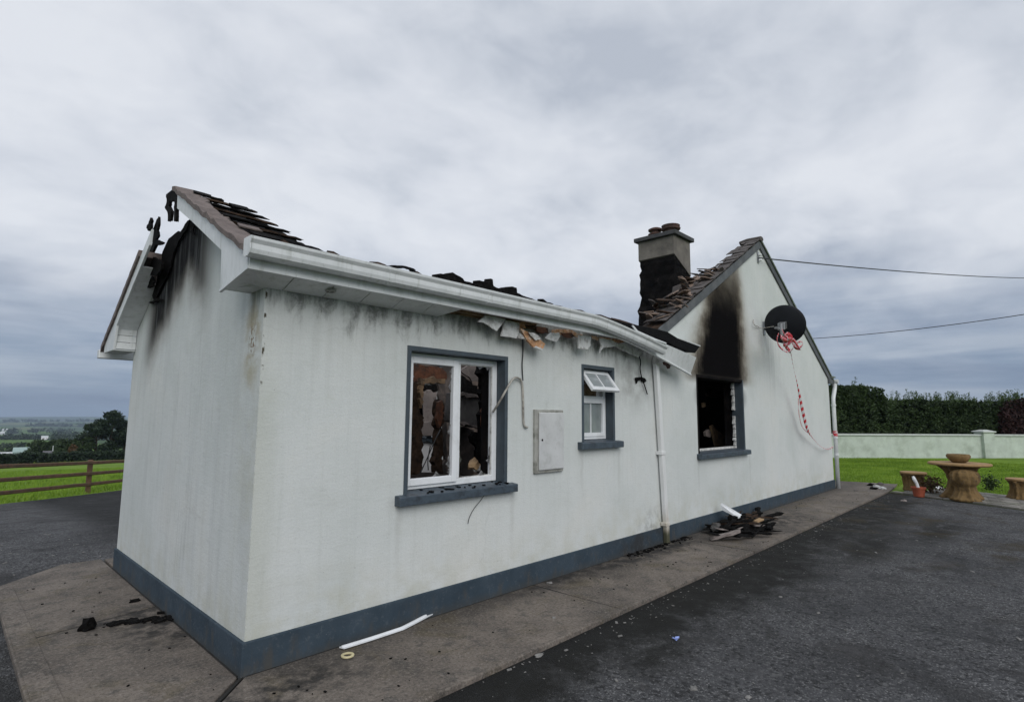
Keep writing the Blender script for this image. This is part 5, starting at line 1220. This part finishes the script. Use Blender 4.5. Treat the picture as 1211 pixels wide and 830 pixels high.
# ------------------------------------------------------------------ garden table, stools, pots
GZ = -.02
def trunk_mesh(c, prof_, seed, fl=.24, n=56):
    fine = []
    for (a, b) in zip(prof_, prof_[1:]): fine += [(a[0]+(b[0]-a[0])*q/3, a[1]+(b[1]-a[1])*q/3) for q in range(3)]
    prof_ = fine+[prof_[-1]]
    off = Vector((seed*3.1, 0, 0))
    def fn(th, i):
        h = prof_[i][1]; d_ = Vector((math.cos(th)*1.9, math.sin(th)*1.9, h*1.2))
        ridge = abs(mnoise.noise(d_*1.6+off)); return 1+fl*(ridge*2.6-.45)+.10*mnoise.noise(d_*5+off)+.05*mnoise.noise(d_*11+off)
    return MB().lathe(c, prof_, n, fn)
def plank_disc(c, r_, th, seed, sides=26):
    rr = random.Random(seed); return MB().lathe(c, [(r_*.95, 0), (r_, th*.35), (r_*.99, th*.8), (r_*.96, th)], sides, lambda t_, i: 1+.035*mnoise.noise(Vector((math.cos(t_)*2, math.sin(t_)*2, seed))))
tc = on(1134, 546, 2, .73); tc.z = GZ
table = thing('garden_table', 'round brown stone-look garden table on a tree-stump base', 'table', tc)
plank_disc(tc+Vector((0, 0, .68)), .54, .055, 3).build('table_top', 'stump_top', table, bevel=.006)
pr = [(.32, 0), (.34, .03), (.28, .10), (.22, .22), (.20, .36), (.21, .5), (.26, .62), (.32, .68)]
trunk_mesh(tc, pr, 2).build('trunk_base', 'stump_concrete', table, smooth_=True)
toC = (CAM-tc); toC.z = 0; toC.normalize(); tr = toC.cross(Vector((0, 0, 1)))
sc_c = tc+toC*.36-tr*.06
trunk_mesh(sc_c, [(.24, 0), (.25, .03), (.19, .10), (.14, .2), (.145, .28), (.20, .35), (.225, .42), (.23, .5), (.20, .57), (.12, .62), (.03, .635)], 5, .20).build('carved_stump', 'stump_concrete', table, smooth_=True)
bc = tc+Vector((0, 0, .735))-tr*.0
bowl = thing('bowl_planter', 'round rough brown stone-look bowl standing on garden table', 'bowl', bc)
trunk_mesh(bc, [(.10, 0), (.15, .03), (.19, .09), (.195, .14), (.17, .175), (.15, .165), (.13, .12)], 7, .10, 30).build('bowl', 'stump_concrete', bowl, smooth_=True)
chunk(bc+Vector((0, 0, .12)), (.12, .12, .05), 3).build('soil', 'bark', bowl)
def stool(x, y, label, seed):
    c = on(x, y, 2, .40); c.z = GZ
    s_ = thing('garden_stool', label, 'stool', c, 'tree-stump garden stools')
    plank_disc(c+Vector((0, 0, .375)), .265, .05, seed, 16).build('seat', 'stump_top', s_, bevel=.005)
    trunk_mesh(c, [(.22, 0), (.23, .02), (.19, .09), (.17, .2), (.18, .3), (.22, .375)], seed).build('trunk_base', 'stump_concrete', s_, smooth_=True)
    return c
s1 = stool(1080, 558, 'brown tree-stump garden stool beside the terracotta pot', 11)
s2 = stool(1208, 566, 'brown tree-stump garden stool on the far side of the table from the pot', 12)
pc = on(1087, 587, 2, GZ); pc.z = GZ
pot = thing('plant_pot', 'small terracotta plant pot in front of a garden stool', 'plant pot', pc)
MB().lathe(pc, [(.095, 0), (.12, .16), (.135, .165), (.138, .20), (.122, .20), (.11, .15), (.1, .14)], 24).build('pot_body', 'terracotta', pot, smooth_=False)
MB().lathe(pc+Vector((0, 0, .14)), [(.108, 0), (.09, .012), (.01, .015)], 14).build('soil', 'bark', pot)
tag(MB().tube([pc+Vector((0, 0, .15)), pc+Vector((-.01, .02, .26)), pc+Vector((-.03, .06, .36)), pc+Vector((-.03, .08, .42))], [.03, .028, .036, .022], 10).build('white_bottle', 'white_pvc_clean'), 'white plastic bottle stuck upright in terracotta pot', 'bottle')
def twig_plant(c, n, h, m_, label, cat, name, spread=.22):
    p_ = thing(name, label, cat, c); tri = []
    sm = MB()
    for k_ in range(9):
        th = random.uniform(0, 6.28); e = Vector(c)+Vector((math.cos(th)*spread*random.random(), math.sin(th)*spread*random.random(), h*random.uniform(.5, 1))); sm.tube([c, Vector(c).lerp(e, .5)+Vector((0, 0, .03)), e], [.007, .005, .003], 5)
    sm.build('stems', 'bark', p_)
    q = rng.normal(size=(n, 3))*np.array([spread*.55, spread*.55, h*.28])+np.array([c[0], c[1], c[2]+h*.6]); q[:, 2] = np.maximum(q[:, 2], c[2]+.03)
    fast_mesh('foliage', leaf_quads(q, .022), 4, m_, p_, loc=tuple(c)); return p_
q = on(1101, 583, 2, GZ); q.z = GZ; twig_plant(q, 500, .34, 'leaf_brown', 'dried brown plant between stool and garden table', 'plant', 'dried_plant')
q = on(1192, 583, 2, GZ)+Vector((.35, .3, 0)); q.z = GZ; twig_plant(q, 300, .3, 'leaf_hedge', 'dark green weed growing behind a garden stool', 'plant', 'weed_plant', .15)
q = on(1110, 577, 2, GZ); q.z = GZ; tag(chunk(q, (.10, .07, .05), 71).build('white_rubble', 'paper_white'), 'white lump of rubble beside the dried plant', 'rubble')
q = on(1069, 592, 2, -.03); q.z = -.034; tag(chunk(q, (.11, .05, .03), 72).build('render_flake', 'soot_pale'), 'flat grey flake lying on asphalt before the paving', 'render flake')
# ------------------------------------------------------------------ boundary wall and hedges
wa, wb = Vector((25.45, 2.65, -.05)), Vector((30.7, -1.78, -.05)); wd_ = (wb-wa).normalized(); wn_ = Vector((-wd_.y, wd_.x, 0))
if wn_.x < 0: wn_ = -wn_
def WL(s_, d_, z): return wa+wd_*s_+wn_*d_+Vector((0, 0, z))
ps = (on(1162, 541, 2, -.05)-wa).dot(wd_)
bwl = thing('boundary_wall', 'low pale green rendered garden wall with coping and pillar', 'wall', WL(6, .1, 0))
for (a, b) in ((-12, ps-.26), (ps+.26, 22)):
    MB().prism([WL(a, 0, 0), WL(b, 0, 0), WL(b, .22, 0), WL(a, .22, 0)], (0, 0, .94)).build('panel', 'yard_wall', bwl)
    MB().prism([WL(a, -.05, .945), WL(b, -.05, .945), WL(b, .27, .945), WL(a, .27, .945)], (0, 0, .075)).build('coping', 'coping', bwl, bevel=.008)
MB().prism([WL(ps-.26, -.14, 0), WL(ps+.26, -.14, 0), WL(ps+.26, .34, 0), WL(ps-.26, .34, 0)], (0, 0, 1.10)).build('pillar', 'yard_wall', bwl, bevel=.01)
cp_ = MB()
b0 = [WL(ps-.31, -.19, 1.10), WL(ps+.31, -.19, 1.10), WL(ps+.31, .41, 1.10), WL(ps-.31, .41, 1.10)]; t0 = [WL(ps-.10, .03, 1.22), WL(ps+.10, .03, 1.22), WL(ps+.10, .19, 1.22), WL(ps-.10, .19, 1.22)]
m0 = [q+Vector((0, 0, .05)) for q in b0]
cp_.add(b0+m0+t0, [(0, 3, 2, 1), (8, 9, 10, 11)]+[(i, (i+1) % 4, 4+(i+1) % 4, 4+i) for i in range(4)]+[(4+i, 4+(i+1) % 4, 8+(i+1) % 4, 8+i) for i in range(4)]); cp_.build('pillar_cap', 'coping', bwl, bevel=.008)
def hedge_mass(name, label, cat, s0, s1, d0, d1, hfun, n, size, m_, wisp=0, seed=1, core='leaf_pine'):
    h_ = thing(name, label, cat, WL((s0+s1)/2, (d0+d1)/2, 0)); out = []
    S = rng.uniform(s0, s1, n*3); D = rng.beta(.8, 2.2, n*3)*(d1-d0)+d0; Z = rng.uniform(0.3, 1, n*3)
    keep = 0; pts = []
    for s_, d_, z in zip(S, D, Z):
        hh = hfun(s_); 
        e = min(1., (s_-s0)/.5, (s1-s_)/.5); hh *= .82+.18*max(0, e)
        z = z*hh; bulge = .22*mnoise.noise(Vector((s_*.9, z*1.1, seed)))+.10*mnoise.noise(Vector((s_*2.7, z*3, seed+4)))
        if mnoise.noise(Vector((s_*3.3, z*3.6, d_*2+seed))) < -.33: continue
        # only near the surface
        dep = min(d_-d0, (hh-z)*1.0)
        if dep > .55: continue
        p = WL(s_, d_-bulge, z); pts.append((p.x, p.y, p.z)); 
        if len(pts) >= n: break
    q = np.array(pts)
    fast_mesh('foliage', leaf_quads(q, size), 4, m_, h_, loc=tuple(WL((s0+s1)/2, (d0+d1)/2, 0)))
    cm = MB(); ns_ = 40
    for i in range(ns_+1):
        s_ = s0+.25+(s1-s0-.5)*i/ns_; hh = hfun(s_)*.9
        for (d_, z) in ((d0+.32, 0), (d0+.32, hh-.25), (d0+.6, hh), (d1-.2, hh), (d1, 0)): cm.v.append(WL(s_, d_+.12*mnoise.noise(Vector((s_*2, z, 3))), z))
    for i in range(ns_):
        for j in range(4): cm.f.append((i*5+j, i*5+j+1, (i+1)*5+j+1, (i+1)*5+j))
    cm.f += [(0, 1, 2, 3, 4), tuple(ns_*5+j for j in range(5))]
    cm.build('branch_core', core, h_)
    if wisp:
        tw = MB(); lp = []
        for k_ in range(wisp):
            s_ = random.uniform(s0+.2, s1-.2); hh = hfun(s_)-.15; d_ = random.uniform(d0+.1, d1); b_ = WL(s_, d_, hh); ln = random.uniform(.2, .62)*(1 if mnoise.noise(Vector((s_*.7, 1, 1))) > -.1 else .5); e = b_+Vector((random.uniform(-.15, .15), random.uniform(-.15, .15), ln)); tw.tube([b_, b_.lerp(e, .5)+Vector((.02, 0, 0)), e], [.010, .007, .003], 4)
            for u in np.linspace(.3, 1, 9): p = b_.lerp(e, u); lp += [(p.x+random.gauss(0, .04), p.y+random.gauss(0, .04), p.z+random.gauss(0, .02)) for _ in range(3)]
        tw.build('shoots', 'leaf_light', h_); fast_mesh('shoot_leaves', leaf_quads(np.array(lp), .026), 4, 'leaf_light', h_, loc=tuple(WL(s0, d0, 0)))
    return h_
sB = (on(1062, 541, 2, -.05)-wa).dot(wd_)
hedge_mass('bush', 'dense rounded dark green bush behind the pale garden wall by house corner', 'bush', -4.5, sB+.45, .5, 2.4, lambda s_: 3.12*(1-.035*((s_-(sB-1.5))/1.2)**2 if s_ > sB-1.5 else 1)*(1-.30*smooth(sB-.55, sB+.45, s_)), 42000, .045, 'leaf_hedge', 40, 2)
hedge_mass('hedge', 'long dark green hedge with wispy shoots behind the garden wall', 'hedge', sB-.1, 22, .75, 2.2, lambda s_: 2.50+.10*mnoise.noise(Vector((s_*.8, 0, 0))), 75000, .042, 'leaf_hedge', 420, 5)
sR = (on(1203, 541, 2, -.05)-wa).dot(wd_)
hedge_mass('red_shrub', 'dark red leaved shrub at the front of long hedge', 'shrub', sR-.3, sR+2.2, .5, 1.0, lambda s_: 2.45+.2*min(1, max(0, s_-sR)), 4200, .045, 'leaf_red', 20, 9, core='leaf_red')
# lawn blades
def blades(x, y, hmin, hmax, wid):
    n = len(x); z = np.array([ground(a, b) for a, b in zip(x, y)]); th = rng.uniform(0, 6.28, n); hh = rng.uniform(hmin, hmax, n); ln = rng.normal(0, .35, (n, 2))*hh[:, None]
    b = np.stack([x, y, z], 1); dx_ = np.stack([np.cos(th), np.sin(th), np.zeros(n)], 1)*wid; t_ = b+np.concatenate([ln, hh[:, None]], 1)
    return np.stack([b-dx_, b+dx_, t_], 1)
x = rng.uniform(13.7, 27, 150000); y = rng.uniform(-9, 5, 150000)
ex = 13.66+v_.x*2.02; 
e1 = (x-13.66)*v_.x+(y+1.0)*v_.y; k_ok = ((e1 > 2.05) & ((y < -1.2+.9*(x-15.4)) | (x > 15.5))) | ((x > 15.2) & (y > -.9) & (e1 > .5))
e2 = (x-wa.x)*wn_.x+(y-wa.y)*wn_.y; k_ok &= e2 < -.05
fast_mesh('lawn_grass', blades(x[k_ok], y[k_ok], .025, .06, .006), 3, 'grass_blade', kind='stuff', loc=(15.6, -1, -.05))
tag(bpy.data.objects['lawn_grass'], 'short bright green lawn grass between paving and garden wall', 'grass')
# ------------------------------------------------------------------ field fence on the valley side
pA_ = ghit(103.5, 583); dirf = Vector((2.25, 2.75, 0)).normalized()
fence = thing('rail_fence', 'rustic brown three-rail wooden fence along the asphalt edge', 'fence', pA_)
fposts = [pA_+dirf*s_ for s_ in (-8.4, -4.2, 0, 4.2, 8.4)]
for p in fposts:
    zg = ground(p.x, p.y); MB().box(p.x-.065, p.x+.065, p.y-.065, p.y+.065, zg-.2, zg+1.02).build('post', 'fence_wood', fence, bevel=.012)
side_ = Vector((dirf.y, -dirf.x, 0))*-.085
if side_.dot(CAM-pA_) < 0: side_ = -side_
for a, b in zip(fposts, fposts[1:]):
    for h_ in (.28, .60, .93):
        za_, zb2 = ground(a.x, a.y)+h_, ground(b.x, b.y)+h_
        beam(Vector((a.x, a.y, za_))-dirf*.05+side_, Vector((b.x, b.y, zb2))+dirf*.05+side_, .045, .105, .06, 10, seed=int(h_*100), ragged=False).build('rail', 'fence_wood', fence)
# field grass tufts behind and along the fence
n = 110000; s_ = rng.uniform(-18, 26, n); d_ = rng.gamma(1.1, 16, n)-.35; fx = pA_.x+dirf.x*s_-dirf.y*d_; fy = pA_.y+dirf.y*s_+dirf.x*d_
ok = np.array([yy > yard_edge(xx)+.02 if xx < 16 else True for xx, yy in zip(fx, fy)])
fast_mesh('field_grass', blades(fx[ok], fy[ok], .06, .16, .012), 3, 'grass_blade', kind='stuff', loc=tuple(pA_)); tag(bpy.data.objects['field_grass'], 'bright green pasture grass around and beyond the rail fence', 'grass')
# ------------------------------------------------------------------ trees and hedges beyond the field
def tree(px_, pbase, dist, h, wdt, m_, label, seed, n=2600, lsize=.16, name='tree', group=None, cone=0.):
    dd = ray(px_, pbase); hh = math.hypot(dd.x, dd.y); c = CAM+dd*(dist/hh); c.z = ground(c.x, c.y)
    t_ = thing(name, label, 'tree', c, group); rr = random.Random(seed)
    tk = MB().tube([c-Vector((0, 0, .3)), c+Vector((.05*h*.3, 0, h*.3)), c+Vector((0, .03*h, h*.62)), c+Vector((.02, 0, h*.9))], [h*.035, h*.028, h*.018, h*.006], 7)
    lobes = []
    for k_ in range(13):
        zf = rr.uniform(.22, .97); wr = wdt*.5*(1-abs(zf-.5)*(1.1+cone)); th = rr.uniform(0, 6.28); rr_ = wr*rr.uniform(.25, .85)
        e = c+Vector((math.cos(th)*rr_, math.sin(th)*rr_, zf*h)); lobes.append((e, wdt*rr.uniform(.13, .25)))
        tk.tube([c+Vector((0, 0, h*zf*.6)), c.lerp(e, .6)+Vector((0, 0, h*.12)), e], [h*.014, h*.009, h*.003], 5)
    tk.build('trunk', 'bark', t_)
    P = []
    for e, r_ in lobes:
        q = rng.normal(size=(n//13, 3)); q /= np.linalg.norm(q, axis=1)[:, None]; q *= (r_*rng.uniform(.35, 1.08, n//13)**.6)[:, None]; q[:, 2] *= .75; P.append(q+np.array(e))
    P = np.concatenate(P); fast_mesh('crown', leaf_quads(P, lsize), 4, m_, t_, loc=tuple(c)); return t_
TG = 'dark trees beyond the pasture'
tree(112, 540, 98, 5.2, 4.6, 'leaf_pine', 'broad dark tree left of the tallest tree beyond the pasture', 1)
tree(129, 540, 100, 6.6, 4.4, 'leaf_pine', 'tallest dark pine of the clump beyond the pasture', 2, cone=.2)
tree(145, 540, 102, 5.6, 4.6, 'leaf_pine', 'dark tree of the clump nearest the house gable', 3)
tree(160, 540, 102, 5.0, 4.6, 'leaf_pine', 'dark tree partly hidden behind the house gable', 31)
tree(82, 541, 100, 2.5, 4.2, 'leaf_hedge', 'low rounded dark tree right of the farm sheds', 4)
tree(66, 540, 118, 2.7, 4.8, 'leaf_hedge', 'rounded grey-green tree behind the small farm roofs', 5)
tree(48, 538, 125, 2.6, 5.0, 'leaf_hedge', 'bushy tree at the left end of the row behind the farm roofs', 6)
tree(96, 541, 97, 2.8, 3.4, 'leaf_hedge', 'small dark tree between the low tree and the clump', 7)
tree(87, 542, 95, 1.9, 1.9, 'leaf_brown', 'small russet bush in the field hedge', 8, 900, .12)
# field hedge
a, b = at_depth(-60, 545, 86), at_depth(200, 545, 96); hg = thing('field_hedge', 'low dark hedge along the far edge of the pasture', 'hedge', (a.x, a.y, ground(a.x, a.y)))
n = 16000; q = rng.uniform(0, 1, n); P = np.zeros((n, 3)); P[:, 0] = a.x+(b.x-a.x)*q+rng.normal(0, .4, n); P[:, 1] = a.y+(b.y-a.y)*q+rng.normal(0, .45, n)
zz_ = np.array([ground(u, v) for u, v in zip(P[:, 0], P[:, 1])]); tp_ = np.array([1.15+.35*mnoise.noise(Vector((u*.5, 0, 0)))+.25*mnoise.noise(Vector((u*1.6, 4, 0))) for u in P[:, 0]]); P[:, 2] = zz_+rng.uniform(0, 1, n)**.7*tp_
fast_mesh('foliage', leaf_quads(P, .12), 4, 'leaf_pine', hg, loc=(a.x, a.y, ground(a.x, a.y)))
# far woods and hedgerows: one mass
P = []
def belt(x0, y0, x1, y1, dist, dens, hgt):
    for k_ in range(dens):
        q = random.random(); p = at_depth(x0+(x1-x0)*q, y0+(y1-y0)*q, dist*random.uniform(.97, 1.03)); z = ground(p.x, p.y); hh = hgt*random.uniform(.5, 1.)
        for _ in range(16): P.append((p.x+random.gauss(0, hh*.4), p.y+random.gauss(0, hh*.4), z+random.uniform(0, hh)))
belt(-30, 521, 60, 522, 330, 40, 2.2); belt(-30, 513, 50, 515, 650, 60, 5); belt(60, 512, 170, 513, 800, 30, 5); belt(-30, 509, 90, 508, 1300, 34, 9); belt(20, 504, 170, 505, 2200, 40, 11); belt(-30, 500, 120, 501, 3300, 40, 12); belt(-30, 532, 45, 531, 190, 40, 1.8); belt(60, 516, 170, 514, 520, 60, 5)
P = np.array(P); sz = np.linalg.norm(P-np.array(CAM), axis=1)*.0013
n = len(P); A_ = leaf_quads(P, sz); fast_mesh('far_woods', A_, 4, 'leaf_far', kind='stuff', loc=(50, 300, -13)); tag(bpy.data.objects['far_woods'], 'distant hedgerows and woods across the valley', 'woods')
# farm buildings
def barn(px_, pb, dist, wdt, h, dp_, roofh, wm, rm, label, name='farm_building'):
    dd = ray(px_, pb); hh = math.hypot(dd.x, dd.y); c = CAM+dd*(dist/hh); zg = ground(c.x, c.y); c.z = zg
    b_ = thing(name, label, 'building', c); X, Y = Vector((1, -.12, 0)).normalized()*wdt/2, Vector((.12, 1, 0)).normalized()*dp_/2
    q = [c-X-Y, c+X-Y, c+X+Y, c-X+Y]; q = [p-Vector((0, 0, .5)) for p in q]
    m1 = MB(); m1.prism(q, (0, 0, h+.5)); m1.build('wall', wm, b_)
    e = [c-X*1.03-Y*1.06, c+X*1.03-Y*1.06, c+X*1.03+Y*1.06, c-X*1.03+Y*1.06]; e = [p+Vector((0, 0, h)) for p in e]; r1, r2 = c-X*1.03+Vector((0, 0, h+roofh)), c+X*1.03+Vector((0, 0, h+roofh))
    MB().add(e+[r1, r2], [(0, 1, 5, 4), (2, 3, 4, 5), (0, 4, 3), (1, 2, 5), (0, 3, 2, 1)]).build('roof', rm, b_)
    for s_ in (-.5, .0, .5):
        m3 = MB(); cc = c+X*s_-Y*1.002+Vector((0, 0, h*.5)); m3.obox(cc, X.normalized()*wdt*.08, Y.normalized()*.08, (0, 0, h*.35)); m3.build('window', 'far_window', b_)
barn(8, 537.5, 130, 4.6, .7, 4, .4, 'far_shed', 'far_shed', 'long low pale shed roof above the field hedge'); barn(29, 537, 128, 3.0, 1.1, 3.0, .75, 'far_green', 'far_green', 'pale green roofed farm shed above field hedge'); barn(46, 537.5, 132, 2.6, .7, 3, .35, 'far_shed', 'far_shed', 'small pale lean-to right of the pale green shed')
barn(60, 537, 112, 1.9, .75, 2.2, .5, 'far_shed', 'far_roof', 'small grey roofed outbuilding among the dark trees'); barn(88, 524, 300, 9, 1.2, 7, .9, 'far_white', 'far_white', 'long white shed roof beyond the dark trees'); barn(53, 516.5, 620, 4.5, 2.0, 5, 1.2, 'far_white', 'far_shed', 'white farmhouse alone in the middle of the valley'); barn(3, 511.5, 1100, 5, 2.5, 6, 2, 'far_shed', 'far_shed', 'far white building by the valley woods'); barn(6, 507, 1500, 8, 3, 7, 2, 'far_shed', 'far_shed', 'farthest pale farmstead on the valley slope')
pl = at_depth(62, 537, 112); zg = ground(pl.x, pl.y); tag(MB().tube([(pl.x, pl.y, zg), (pl.x, pl.y, zg+2.0)], .06, 6).build('utility_pole', 'far_shed'), 'slim grey pole by the small grey outbuilding', 'pole')
# ------------------------------------------------------------------ haze over the valley
@mat('haze')
def _(g, b):
    t_ = g.t; t_.nodes.remove(b); v = t_.nodes.new('ShaderNodeVolumePrincipled'); v.inputs['Color'].default_value = (.62, .76, .95, 1); v.inputs['Density'].default_value = .00020; v.inputs['Anisotropy'].default_value = .1
    t_.links.new(v.outputs[0], t_.nodes['Material Output'].inputs['Volume'])
hz_ = MB().box(-9300, 9300, -9300, 9300, -110, 60).build('haze', 'haze', kind='stuff'); tag(hz_, 'thin blue-grey haze hanging over the valley', 'haze')
